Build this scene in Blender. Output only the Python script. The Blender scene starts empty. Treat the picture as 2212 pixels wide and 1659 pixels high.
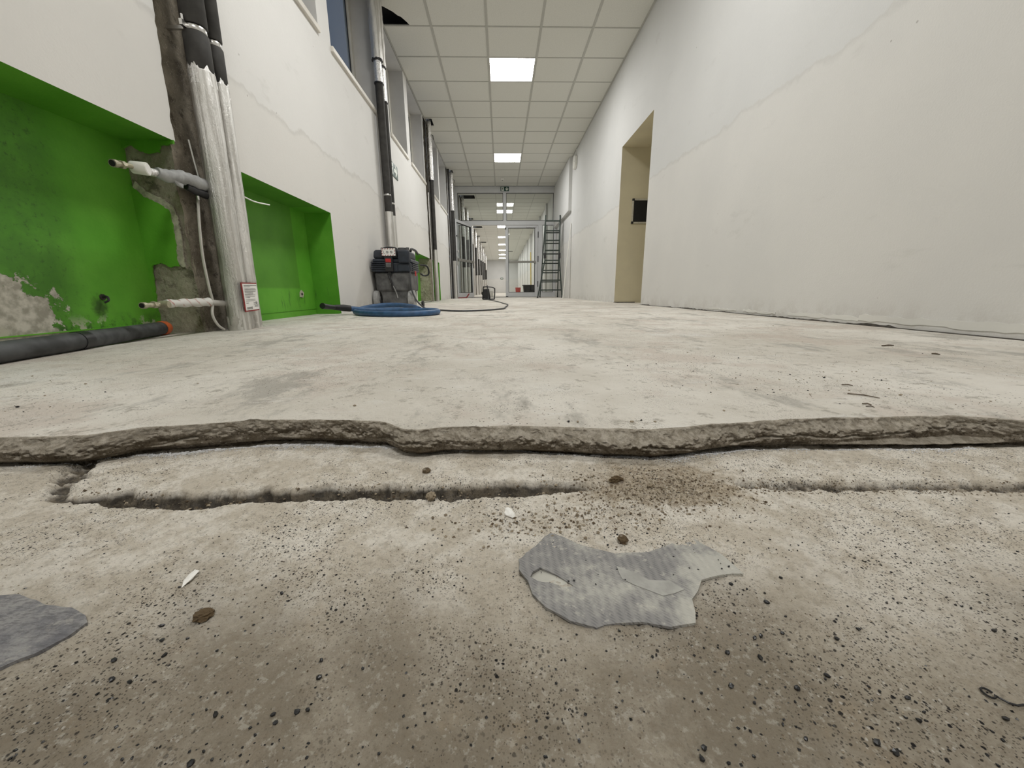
import bpy, bmesh, math, random
import numpy as np
from mathutils import Vector, Matrix, noise as mnoise
from mathutils.geometry import delaunay_2d_cdt

C = bpy.context.scene.collection
SC = bpy.context.scene
random.seed(7)
rng = np.random.default_rng(11)
PI = math.pi

# ------------------------------------------------------------ camera, world, exposure
cd = bpy.data.cameras.new('camera')
cam = bpy.data.objects.new('camera', cd)
C.objects.link(cam)
cd.sensor_fit = 'HORIZONTAL'
cd.sensor_width = 36.0
cd.lens = 830.0 / 2212.0 * 36.0
cd.clip_start = 0.01
cd.clip_end = 200
Rw = [[0.99958, -0.02810, -0.00765], [-0.01403, -0.23472, -0.97196], [0.02551, 0.97166, -0.23501]]  # rows: right, down, forward
m = Matrix(((Rw[0][0], -Rw[1][0], -Rw[2][0], 0.0),
            (Rw[0][1], -Rw[1][1], -Rw[2][1], 0.0),
            (Rw[0][2], -Rw[1][2], -Rw[2][2], 0.18),
            (0, 0, 0, 1)))
cam.matrix_world = m
SC.camera = cam
world = bpy.data.worlds.new('night')
SC.world = world
world.use_nodes = True
world.node_tree.nodes['Background'].inputs[0].default_value = (0.19, 0.21, 0.245, 1)
world.node_tree.nodes['Background'].inputs[1].default_value = 0.32
SC.view_settings.view_transform = 'Standard'
SC.view_settings.look = 'None'
SC.view_settings.exposure = 1.45
SC.view_settings.gamma = 1.0
SC.view_settings.use_curve_mapping = False
LAMP = 15.0
try:
    SC.cycles.max_bounces = 8
    SC.cycles.diffuse_bounces = 5
    SC.cycles.adaptive_threshold = 0.04
    SC.cycles.transparent_max_bounces = 12
    SC.cycles.sample_clamp_indirect = 6.0
    SC.cycles.caustics_reflective = False
except Exception:
    pass

# ------------------------------------------------------------ material helpers
class NT:
    def __init__(s, name):
        s.m = bpy.data.materials.new(name)
        s.m.use_nodes = True
        s.t = s.m.node_tree
        s.b = s.t.nodes['Principled BSDF']
        s._pos = None
    def n(s, typ, **kw):
        x = s.t.nodes.new(typ)
        for k, v in kw.items():
            setattr(x, k, v)
        return x
    def put(s, sock, v):
        if hasattr(v, 'is_output'):
            s.t.links.new(v, sock)
        elif isinstance(v, (tuple, list)):
            sock.default_value = tuple(v) + ((1.0,) if len(v) == 3 and sock.type == 'RGBA' else ())
        else:
            sock.default_value = v
    @property
    def pos(s):
        if s._pos is None:
            s._pos = s.n('ShaderNodeNewGeometry').outputs['Position']
        return s._pos
    def scale(s, v, xyz):
        x = s.n('ShaderNodeVectorMath', operation='MULTIPLY')
        s.put(x.inputs[0], v)
        x.inputs[1].default_value = xyz
        return x.outputs[0]
    def noise(s, sc, det=5, rough=.55, vec=None, dist=0.0):
        x = s.n('ShaderNodeTexNoise')
        x.inputs['Scale'].default_value = sc
        x.inputs['Detail'].default_value = det
        x.inputs['Roughness'].default_value = rough
        x.inputs['Distortion'].default_value = dist
        s.put(x.inputs['Vector'], s.pos if vec is None else vec)
        return x.outputs[0]
    def voro(s, sc, vec=None, feature='F1', rnd=1.0):
        x = s.n('ShaderNodeTexVoronoi', feature=feature)
        x.inputs['Scale'].default_value = sc
        x.inputs['Randomness'].default_value = rnd
        s.put(x.inputs['Vector'], s.pos if vec is None else vec)
        return x
    def math(s, op, a, b=0.0, c=None, clamp=False):
        x = s.n('ShaderNodeMath', operation=op, use_clamp=clamp)
        s.put(x.inputs[0], a)
        s.put(x.inputs[1], b)
        if c is not None:
            s.put(x.inputs[2], c)
        return x.outputs[0]
    def ramp(s, v, lo, hi, a=0.0, b=1.0):
        x = s.n('ShaderNodeMapRange', interpolation_type='SMOOTHSTEP')
        s.put(x.inputs[0], v)
        for i, q in enumerate((lo, hi, a, b)):
            s.put(x.inputs[1 + i], q)
        return x.outputs[0]
    def mix(s, f, a, b, typ='MIX'):
        x = s.n('ShaderNodeMix', data_type='RGBA', blend_type=typ)
        s.put(x.inputs[0], f)
        s.put(x.inputs[6], a)
        s.put(x.inputs[7], b)
        return x.outputs[2]
    def xyz(s):
        x = s.n('ShaderNodeSeparateXYZ')
        s.put(x.inputs[0], s.pos)
        return x.outputs
    def bump(s, h, strength=.3, dist=.01):
        x = s.n('ShaderNodeBump')
        x.inputs['Strength'].default_value = strength
        x.inputs['Distance'].default_value = dist
        s.put(x.inputs['Height'], h)
        s.put(s.b.inputs['Normal'], x.outputs[0])
    def out(s, col, rough=.8, metal=0.0, spec=None):
        s.put(s.b.inputs['Base Color'], col)
        s.put(s.b.inputs['Roughness'], rough)
        s.put(s.b.inputs['Metallic'], metal)
        if spec is not None:
            s.b.inputs['Specular IOR Level'].default_value = spec
        return s.m

def plain(name, col, rough=.6, metal=0.0, var=.12, sc=30, bump=0.0, spec=None):
    t = NT(name)
    f = t.noise(sc, 4)
    a = tuple(max(0, c * (1 - var)) for c in col)
    b = tuple(min(1, c * (1 + var)) for c in col)
    c = t.mix(t.ramp(f, .3, .7), a, b)
    if bump:
        t.bump(f, bump, .004)
    return t.out(c, rough, metal, spec)

M = {}
def wall_paint(name, base, low, edge, contrast_noise=.5):
    """old wall paint; below about 1.33 m an older, warmer, ragged coat."""
    t = NT(name)
    p = t.xyz()
    n1 = t.noise(.9, 5, .6)
    n2 = t.noise(6, 5, .6)
    zb = t.math('ADD', t.math('ADD', t.math('MULTIPLY', n1, .30), t.math('MULTIPLY', n2, .11)), t.math('MULTIPLY', t.noise(22, 4), .035))
    zz = t.math('ADD', p[2], t.math('MULTIPLY', zb, -1.0))
    msk = t.ramp(zz, edge - .2 - .012, edge - .2 + .006, 1.0, 0.0)
    rim = t.math('MULTIPLY', t.ramp(zz, edge - .245, edge - .205, 0, 1), msk)
    c = t.mix(msk, base, low)
    c = t.mix(t.math('MULTIPLY', rim, .55), c, tuple(x * .78 for x in low))
    big = t.ramp(t.noise(1.1, 4, .5), .35, .7)
    c = t.mix(t.math('MULTIPLY', big, .30), c, tuple(x * .82 for x in base))
    sm = t.ramp(t.noise(2.3, 7, .65, t.scale(t.pos, (1, 1, 2.5))), .60, .74)
    c = t.mix(t.math('MULTIPLY', sm, .30), c, (.50, .49, .46))
    sp = t.ramp(t.voro(5.0).outputs['Distance'], .016, .028, 1, 0)
    c = t.mix(t.math('MULTIPLY', sp, .5), c, (.25, .23, .2))
    # scuffs and dirt just above the floor
    d = t.math('MULTIPLY', t.ramp(p[2], .02, .16, 1, 0), t.ramp(t.noise(9, 6, .7), .42, .62))
    c = t.mix(t.math('MULTIPLY', d, .28), c, (.40, .36, .31))
    t.bump(t.math('ADD', t.noise(140, 3), t.math('MULTIPLY', t.noise(14, 4), 1.5)), .12, .006)
    return t.out(c, .75, 0, .3)
M['wall_r'] = wall_paint('wall_paint_right', (.70, .70, .69), (.735, .722, .695), 1.33)
M['wall_l'] = wall_paint('wall_paint_left', (.775, .768, .75), (.755, .74, .71), 1.18)
M['white'] = plain('white_plaster', (.74, .73, .69), .8, var=.05, sc=3)
M['tan'] = plain('tan_paint', (.66, .60, .43), .75, var=.05, sc=2.5)

def green_paint(name, old):
    t = NT(name)
    p = t.xyz()
    n = t.noise(3, 5)
    c = t.mix(t.ramp(n, .35, .65), (.095, .33, .022), (.140, .42, .038))
    if old:
        # dirt left around the removed radiator, cleaner paint towards the pier
        dn = t.ramp(t.noise(55, 6, .75), .52, .70)
        reg = t.ramp(t.math('ADD', p[1], t.math('MULTIPLY', n, .08)), 1.40, 1.55, 1, 0)
        c = t.mix(t.math('MULTIPLY', t.math('MULTIPLY', dn, reg), .85), c, (.035, .065, .018))
        c = t.mix(t.math('MULTIPLY', reg, t.ramp(t.noise(5, 6, .65), .3, .6, .3, .75)), c, (.05, .15, .02))
        lowd = t.math('MULTIPLY', t.ramp(p[2], .04, .13, 1, 0), t.ramp(t.noise(25, 6, .7), .47, .6))
        c = t.mix(t.math('MULTIPLY', lowd, .8), c, (.03, .06, .02))
        s1 = t.math('POWER', t.math('DIVIDE', t.math('SUBTRACT', p[1], 1.50), .035), 2.0)
        s2 = t.math('POWER', t.math('DIVIDE', t.math('SUBTRACT', p[2], .135), .05), 2.0)
        sm_ = t.math('ADD', t.math('SQRT', t.math('ADD', s1, s2)), t.math('MULTIPLY', t.math('SUBTRACT', t.noise(40, 7, .72), .5), 1.8))
        c = t.mix(t.math('MULTIPLY', t.ramp(sm_, .3, 1.1, 1, 0), .75), c, (.02, .03, .012))
        # paint and skim flaked off near the floor
        e1 = t.math('POWER', t.math('DIVIDE', t.math('SUBTRACT', p[1], 1.16), .22), 2.0)
        e2 = t.math('POWER', t.math('DIVIDE', t.math('SUBTRACT', p[2], .09), .145), 2.0)
        d = t.math('ADD', t.math('SQRT', t.math('ADD', e1, e2)), t.math('MULTIPLY', t.math('SUBTRACT', t.noise(17, 8, .72), .5), 2.1))
        pm = t.ramp(d, .92, .98, 1, 0)
        pc = t.mix(t.ramp(t.noise(38, 5), .35, .65), (.34, .32, .26), (.60, .57, .49))
        c = t.mix(pm, c, pc)
        # second flaked band along the bottom
        pm2 = t.math('MULTIPLY', t.ramp(p[2], .05, .12, 1, 0), t.ramp(t.noise(13, 7, .7), .56, .6))
        c = t.mix(pm2, c, (.50, .48, .38))
        t.bump(t.math('ADD', t.math('MULTIPLY', pm, -1.0), t.math('MULTIPLY', t.noise(90, 4), .25)), .5, .006)
    else:
        dn = t.math('MULTIPLY', t.ramp(t.noise(20, 6, .75, t.scale(t.pos, (1, 1, .25))), .55, .72), t.ramp(p[2], .14, .3, 1, 0))
        c = t.mix(t.math('MULTIPLY', dn, .7), c, (.03, .07, .02))
        reg = t.math('MULTIPLY', t.ramp(p[1], 2.98, 2.99, 1, 0), t.ramp(p[2], .20, .22, 0, 1))
        reg = t.math('MULTIPLY', reg, t.ramp(p[1], 2.2, 2.3, 0, 1))
        c = t.mix(t.math('MULTIPLY', reg, .42), c, (.05, .13, .015))
        t.bump(t.noise(120, 4), .15, .004)
    return t.out(c, .55, 0, .4)
M['green'] = green_paint('green_paint', False)
M['green_old'] = green_paint('green_paint_flaking', True)

def concrete_raw(name, a, b, dark):
    t = NT(name)
    n = t.noise(7, 8, .68)
    c = t.mix(t.ramp(n, .34, .66), a, b)
    c = t.mix(t.math('MULTIPLY', t.ramp(t.noise(22, 7, .7), .52, .66), .75), c, dark)
    v = t.voro(120)
    c = t.mix(t.math('MULTIPLY', t.ramp(v.outputs['Distance'], .12, .25, 1, 0), .45), c, (.55, .5, .42))
    t.bump(t.math('ADD', t.noise(45, 8, .7), t.math('MULTIPLY', t.noise(9, 4), 1.2)), .8, .012)
    return t.out(c, .92, 0, .2)
M['chase'] = concrete_raw('chased_concrete', (.17, .145, .11), (.31, .275, .215), (.07, .058, .044))
M['chase_dark'] = concrete_raw('dark_chased_concrete', (.045, .038, .03), (.11, .095, .072), (.02, .017, .013))
M['chase_light'] = concrete_raw('chased_render', (.31, .28, .215), (.47, .43, .345), (.12, .105, .08))
M['chase_pale'] = plain('patched_render', (.55, .52, .47), .85, var=.12, sc=6, bump=.3)
M['ragged'] = plain('broken_plaster_edge', (.46, .43, .35), .9, var=.25, sc=60, bump=.5)

# upper screed: pale, scuffed, pinkish and grey patches
t = NT('upper_screed')
p = t.xyz()
c = t.mix(t.ramp(t.noise(1.3, 8, .66), .40, .60), (.66, .62, .55), (.81, .775, .71))
c = t.mix(t.math('MULTIPLY', t.ramp(t.noise(3.4, 7, .66), .50, .62), .6), c, (.60, .52, .455))
c = t.mix(t.math('MULTIPLY', t.ramp(t.noise(5.5, 9, .74, t.scale(t.pos, (1, .45, 1))), .52, .64), .75), c, (.41, .39, .35))
c = t.mix(t.math('MULTIPLY', t.ramp(t.noise(2.2, 8, .7), .55, .66), .7), c, (.80, .785, .74))
c = t.mix(t.math('MULTIPLY', t.ramp(t.noise(34, 7, .74), .54, .66), .7), c, (.36, .33, .28))
c = t.mix(t.math('MULTIPLY', t.ramp(t.noise(21, 7, .74, t.scale(t.pos, (.5, 1.6, 1))), .56, .66), .55), c, (.80, .78, .74))
v = t.voro(150)
c = t.mix(t.math('MULTIPLY', t.ramp(v.outputs['Distance'], .12, .2, 1, 0), t.ramp(t.noise(3.1, 3), .45, .55)), c, (.17, .145, .12))
v = t.voro(420)
c = t.mix(t.math('MULTIPLY', t.ramp(v.outputs['Distance'], .2, .35, 1, 0), t.ramp(t.noise(9, 4), .5, .6, 0, .6)), c, (.25, .22, .19))
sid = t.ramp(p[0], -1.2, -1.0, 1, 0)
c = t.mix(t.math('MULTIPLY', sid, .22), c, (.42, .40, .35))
t.bump(t.math('ADD', t.math('MULTIPLY', t.noise(11, 9, .7), 1.6), t.math('MULTIPLY', t.noise(170, 5, .7), .4)), .75, .012)
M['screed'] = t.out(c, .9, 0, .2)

# broken edge of the slab
t = NT('broken_screed_edge')
p = t.xyz()
c = t.mix(t.ramp(t.noise(28, 8, .7), .40, .60), (.17, .14, .10), (.33, .285, .225))
c = t.mix(t.math('MULTIPLY', t.ramp(t.noise(75, 8, .74), .50, .60), .75), c, (.075, .058, .04))
v = t.voro(330)
c = t.mix(t.ramp(v.outputs['Distance'], .15, .25, .85, 0), c, (.04, .033, .028))
v = t.voro(210)
sel = t.ramp(v.outputs['Color'], .55, .62)
c = t.mix(t.math('MULTIPLY', t.math('MULTIPLY', t.ramp(v.outputs['Distance'], .2, .35, 1, 0), sel), .6), c, (.52, .47, .39))
c = t.mix(t.math('MULTIPLY', t.ramp(t.noise(6, 5), .46, .60), .5), c, (.12, .09, .055))
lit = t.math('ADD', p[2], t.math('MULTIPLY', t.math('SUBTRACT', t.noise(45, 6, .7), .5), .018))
topm = t.ramp(lit, -.004, .012, 0, 1)  # light on the lip painted in as a paler top
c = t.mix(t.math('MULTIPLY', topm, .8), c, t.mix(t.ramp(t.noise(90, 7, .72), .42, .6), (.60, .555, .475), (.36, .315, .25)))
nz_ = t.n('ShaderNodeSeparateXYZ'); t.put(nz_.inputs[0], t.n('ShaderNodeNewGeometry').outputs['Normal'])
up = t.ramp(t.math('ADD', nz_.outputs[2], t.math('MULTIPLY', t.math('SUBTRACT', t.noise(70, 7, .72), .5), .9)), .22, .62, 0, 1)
c = t.mix(t.math('MULTIPLY', up, .85), c, t.mix(t.ramp(t.noise(110, 7, .72), .40, .6), (.70, .64, .545), (.42, .37, .295)))  # upward-facing parts painted paler, as if lit from above
t.bump(t.math('ADD', t.noise(95, 9, .74), t.math('MULTIPLY', t.noise(420, 5, .7), .5)), 1.0, .0055)
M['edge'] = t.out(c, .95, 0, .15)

# lower screed in the foreground
t = NT('lower_screed')
p = t.xyz()
def chan(v):
    x = t.n('ShaderNodeSeparateColor'); t.put(x.inputs[0], v.outputs['Color']); return x.outputs
c = t.mix(t.ramp(t.noise(9, 9, .7), .40, .60), (.30, .26, .20), (.46, .41, .33))
c = t.mix(t.math('MULTIPLY', t.ramp(t.noise(13, 8, .68), .55, .68), .55), c, (.44, .345, .235))
c = t.mix(t.math('MULTIPLY', t.ramp(t.noise(7.3, 8, .68), .54, .65), .7), c, (.56, .515, .44))
c = t.mix(t.math('MULTIPLY', t.ramp(t.noise(34, 8, .72, t.scale(t.pos, (.8, 1.2, 1))), .54, .68), .45), c, (.34, .285, .215))
c = t.mix(t.math('MULTIPLY', t.ramp(t.noise(260, 6, .74), .48, .62), .38), c, (.25, .21, .155))
far = t.ramp(t.math('ADD', p[1], t.math('MULTIPLY', t.math('SUBTRACT', t.noise(8, 5), .5), .16)), .13, .285, 0, 1)  # foreground shade painted in: colour darkens towards the camera
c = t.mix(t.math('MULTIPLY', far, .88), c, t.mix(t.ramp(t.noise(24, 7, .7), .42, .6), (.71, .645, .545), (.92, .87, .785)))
hx = t.math('POWER', t.math('DIVIDE', t.math('SUBTRACT', p[0], .165), .085), 2.0)
hy = t.math('POWER', t.math('DIVIDE', t.math('SUBTRACT', p[1], .362), .050), 2.0)
hd = t.math('ADD', t.math('SQRT', t.math('ADD', hx, hy)), t.math('MULTIPLY', t.math('SUBTRACT', t.noise(40, 7, .7), .5), 1.6))
c = t.mix(t.math('MULTIPLY', t.ramp(hd, .7, 1.1, 1, 0), .75), c, t.mix(t.ramp(t.noise(130, 7, .72), .4, .6), (.27, .20, .125), (.56, .475, .355)))
c = t.mix(t.math('MULTIPLY', t.ramp(t.noise(150, 6, .74), .48, .62), .34), c, (.30, .25, .185))
c = t.mix(t.math('MULTIPLY', t.ramp(t.noise(190, 6, .72), .54, .64), .4), c, (.68, .65, .58))
wp = t.n('ShaderNodeVectorMath', operation='ADD')
nz3 = t.n('ShaderNodeTexNoise'); nz3.inputs['Scale'].default_value = 300; t.put(nz3.inputs['Vector'], t.pos)
ws = t.n('ShaderNodeVectorMath', operation='SCALE'); t.put(ws.inputs[0], nz3.outputs['Color']); ws.inputs['Scale'].default_value = .0016
t.put(wp.inputs[0], t.scale(t.pos, (1, 1, .3))); t.put(wp.inputs[1], ws.outputs[0])
dens = t.ramp(t.noise(11, 4), .38, .60, .15, 1)
for scl, thr, r0, r1, col, amt in ((240, .74, .18, .28, (.018, .017, .018), 1.0), (400, .60, .2, .34, (.03, .027, .025), .9), (760, .45, .22, .42, (.07, .058, .046), .75), (330, .84, .18, .36, (.33, .29, .23), .8), (360, .86, .15, .34, (.74, .71, .65), .7)):
    v = t.voro(scl, wp.outputs[0])
    sel = t.ramp(chan(v)[0], thr, thr + .01, 0, 1)
    c = t.mix(t.math('MULTIPLY', t.math('MULTIPLY', t.ramp(v.outputs['Distance'], r0, r1, 1, 0), sel), t.math('MULTIPLY', dens, amt)), c, col)
# damp earthy dirt where the groove was cut
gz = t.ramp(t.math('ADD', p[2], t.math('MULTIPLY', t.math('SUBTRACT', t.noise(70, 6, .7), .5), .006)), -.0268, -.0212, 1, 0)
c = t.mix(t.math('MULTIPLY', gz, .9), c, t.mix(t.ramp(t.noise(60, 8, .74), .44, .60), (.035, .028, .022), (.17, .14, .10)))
t.bump(t.math('ADD', t.noise(110, 9, .74), t.math('MULTIPLY', t.noise(520, 6, .7), .5)), .95, .0029)
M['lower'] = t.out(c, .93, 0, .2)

# grey adhesive with the mark of a woven backing
t = NT('grey_adhesive')
wv = t.n('ShaderNodeTexWave', wave_type='BANDS', bands_direction='DIAGONAL')
wv.inputs['Scale'].default_value = 230
wv.inputs['Distortion'].default_value = 3.5
wv.inputs['Detail'].default_value = 3
t.put(wv.inputs['Vector'], t.pos)
wv2 = t.n('ShaderNodeTexWave', wave_type='BANDS', bands_direction='X')
wv2.inputs['Scale'].default_value = 55
wv2.inputs['Distortion'].default_value = 3
t.put(wv2.inputs['Vector'], t.pos)
pat = t.math('MULTIPLY', wv.outputs['Fac'], wv2.outputs['Fac'])
msk = t.ramp(t.math('ADD', t.noise(17, 8, .7), t.math('MULTIPLY', t.xyz()[0], -1.2)), .27, .47)
c = t.mix(msk, (.45, .44, .40), (.25, .245, .24))
c = t.mix(t.math('MULTIPLY', t.math('MULTIPLY', pat, msk), .55), c, (.12, .12, .13))
c = t.mix(t.math('MULTIPLY', t.ramp(t.noise(120, 6, .7), .56, .66), .5), c, (.55, .53, .47))
t.bump(t.math('ADD', pat, t.math('MULTIPLY', t.noise(90, 6), 1.5)), .4, .0012)
M['adhesive'] = t.out(c, .8, 0, .3)
t = NT('blue_grey_adhesive')
c = t.mix(t.ramp(t.noise(40, 8, .7), .38, .60), (.17, .17, .185), (.33, .325, .32))
c = t.mix(t.math('MULTIPLY', t.ramp(t.noise(330, 6, .74, t.scale(t.pos, (.5, 1.5, 1))), .46, .60), .6), c, (.115, .11, .12))
c = t.mix(t.math('MULTIPLY', t.ramp(t.noise(60, 8, .72), .55, .66), .6), c, (.46, .44, .40))
t.bump(t.noise(330, 6, .7, t.scale(t.pos, (.5, 1.5, 1))), .8, .002)
M['adhesive_blue'] = t.out(c, .8, 0, .3)

M['tile'] = plain('ceiling_board', (.70, .695, .645), .95, var=.035, sc=90, bump=.15, spec=.1)
M['rail'] = plain('ceiling_rail', (.46, .455, .415), .6, var=.03)
M['plenum'] = plain('dark_void', (.02, .018, .015), .95)
M['frame_alu'] = plain('grey_white_aluminium', (.60, .61, .62), .45, var=.03, sc=4)
M['seal'] = plain('black_seal', (.02, .02, .02), .6)
M['frame_win'] = plain('cream_window_frame', (.62, .60, .54), .5, var=.08, sc=8)
M['sill'] = plain('window_sill', (.66, .63, .57), .45, var=.05, sc=6)
M['reveal'] = plain('window_reveal', (.60, .59, .57), .8, var=.06, sc=3)
M['insul'] = plain('black_pipe_insulation', (.042, .040, .037), .75, var=.25, sc=18, bump=.15)
M['ironpipe'] = plain('dark_steel_pipe', (.03, .028, .028), .5, var=.2)
M['metal'] = plain('zinc_plated_metal', (.72, .71, .69), .3, 1.0, var=.1)
M['pushbar'] = plain('grey_push_bar', (.27, .265, .24), .5, .3, var=.05)
M['brass'] = plain('dull_nickel_brass', (.44, .41, .30), .45, .5, var=.2, sc=60)
M['whiteplastic'] = plain('white_plastic', (.80, .79, .74), .4, var=.03)
M['greyfoam'] = plain('grey_pipe_foam', (.34, .345, .345), .65, var=.18, sc=35, bump=.3)
M['cablegrey'] = plain('grey_cable', (.52, .50, .46), .5, var=.06)
M['cabledark'] = plain('dark_cable', (.05, .052, .055), .5)
M['cablewhite'] = plain('white_cable', (.82, .82, .78), .4, var=.03)
M['blackplastic'] = plain('black_plastic', (.016, .016, .018), .42, var=.2)
M['navy'] = plain('navy_black_plastic', (.022, .028, .040), .45, var=.35, sc=14, bump=.05)
M['dustgrey'] = plain('dusty_grey_plastic', (.115, .115, .115), .6, var=.45, sc=12, bump=.08)
M['wheel'] = plain('dusty_light_tyre', (.36, .36, .355), .75, var=.2, sc=25)
M['red'] = plain('red_plastic', (.42, .025, .025), .4, var=.1)
M['redsign'] = plain('dark_red_print', (.26, .03, .03), .5, var=.1)
M['paper'] = plain('sign_paper', (.82, .81, .78), .5, var=.03)
M['ink'] = plain('grey_ink', (.12, .12, .12), .6)
M['hose'] = plain('blue_hose', (.035, .095, .21), .5, var=.22, sc=25)
M['orange'] = plain('orange_cap', (.62, .13, .035), .5, var=.15)
M['blacktube'] = plain('dusty_black_tube', (.055, .058, .06), .6, var=.5, sc=16, bump=.12)
M['ladder'] = plain('green_black_ladder', (.032, .045, .038), .4, .2, var=.25)
M['signgreen'] = plain('exit_sign_green', (.012, .055, .038), .4)
M['signwhite'] = plain('exit_sign_white', (.72, .76, .70), .4, var=.02)
M['boardblack'] = plain('black_board', (.006, .006, .006), .7)
M['boardframe'] = plain('board_frame', (.58, .56, .48), .4, .3)
M['yellow'] = plain('yellow_pole', (.55, .40, .05), .5)
M['bucketred'] = plain('red_bucket', (.38, .05, .04), .45)
M['tub'] = plain('black_tub', (.012, .012, .012), .5)
M['grit'] = plain('black_grit', (.010, .010, .011), .35, var=.4, sc=300)
t = NT('brown_crumb')
g_ = t.n('ShaderNodeNewGeometry').outputs['Random Per Island']
c = t.mix(t.ramp(g_, .1, .95), (.12, .088, .058), (.44, .375, .28))
c = t.mix(t.math('MULTIPLY', t.ramp(t.noise(500, 5), .4, .6), .4), c, (.12, .095, .065))
M['crumb'] = t.out(c, .95, 0, .15)
M['chip'] = plain('white_chip', (.85, .84, .80), .7, var=.05, sc=100, bump=.3)
M['gran'] = plain('pale_granules', (.68, .68, .685), .8, var=.25, sc=200)
M['clod'] = concrete_raw('earth_clod', (.13, .09, .05), (.26, .20, .13), (.05, .035, .02))
M['stick'] = plain('splinter', (.14, .11, .08), .8, var=.3, sc=100)
M['gap'] = plain('dark_wall_gap', (.05, .043, .035), .95, var=.5, sc=40)

def foil(name, base, tint, bs, rough, metal):
    t = NT(name)
    n = t.noise(75, 6, .62, t.scale(t.pos, (1, 1, .035)), .3)
    n2 = t.noise(150, 7, .7, t.scale(t.pos, (1, 1, .5)), .8)
    c = t.mix(t.ramp(t.noise(60, 6, .6, t.scale(t.pos, (1, 1, .03))), .40, .60), base, tint)
    t.bump(t.math('ADD', t.math('MULTIPLY', n, .75), t.math('MULTIPLY', n2, .55)), bs, .010)
    return t.out(c, t.ramp(t.noise(25, 4), .35, .65, rough, rough + .2), metal)
M['foil'] = foil('aluminium_foil_wrap', (.80, .79, .765), (.56, .545, .515), .55, .30, .92)
M['foil_bright'] = foil('bright_foil_wrap', (.92, .91, .90), (.80, .79, .77), .7, .2, 1.0)

def glass(name, tint, ior, rough=.02):
    t = NT(name)
    tr = t.n('ShaderNodeBsdfTransparent'); tr.inputs[0].default_value = tint + (1,)
    gl = t.n('ShaderNodeBsdfGlossy'); gl.inputs['Roughness'].default_value = rough
    fr = t.n('ShaderNodeFresnel'); fr.inputs['IOR'].default_value = ior
    mx = t.n('ShaderNodeMixShader')
    bf = t.n('ShaderNodeNewGeometry').outputs['Backfacing']
    t.t.links.new(t.math('MULTIPLY', fr.outputs[0], t.math('SUBTRACT', 1.0, bf)), mx.inputs[0])
    t.t.links.new(tr.outputs[0], mx.inputs[1])
    t.t.links.new(gl.outputs[0], mx.inputs[2])
    t.t.links.new(mx.outputs[0], t.t.nodes['Material Output'].inputs[0])
    return t.m
M['glass'] = glass('clear_door_glass', (.93, .95, .94), 1.5)
M['glass_night'] = glass('dusty_window_glass', (.75, .80, .86), 1.5, .12)
t = NT('light_diffuser')
t.b.inputs['Base Color'].default_value = (.9, .9, .9, 1)
t.b.inputs['Emission Color'].default_value = (1.0, .99, .965, 1)
t.b.inputs['Emission Strength'].default_value = LAMP
M['lamp'] = t.m

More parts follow.
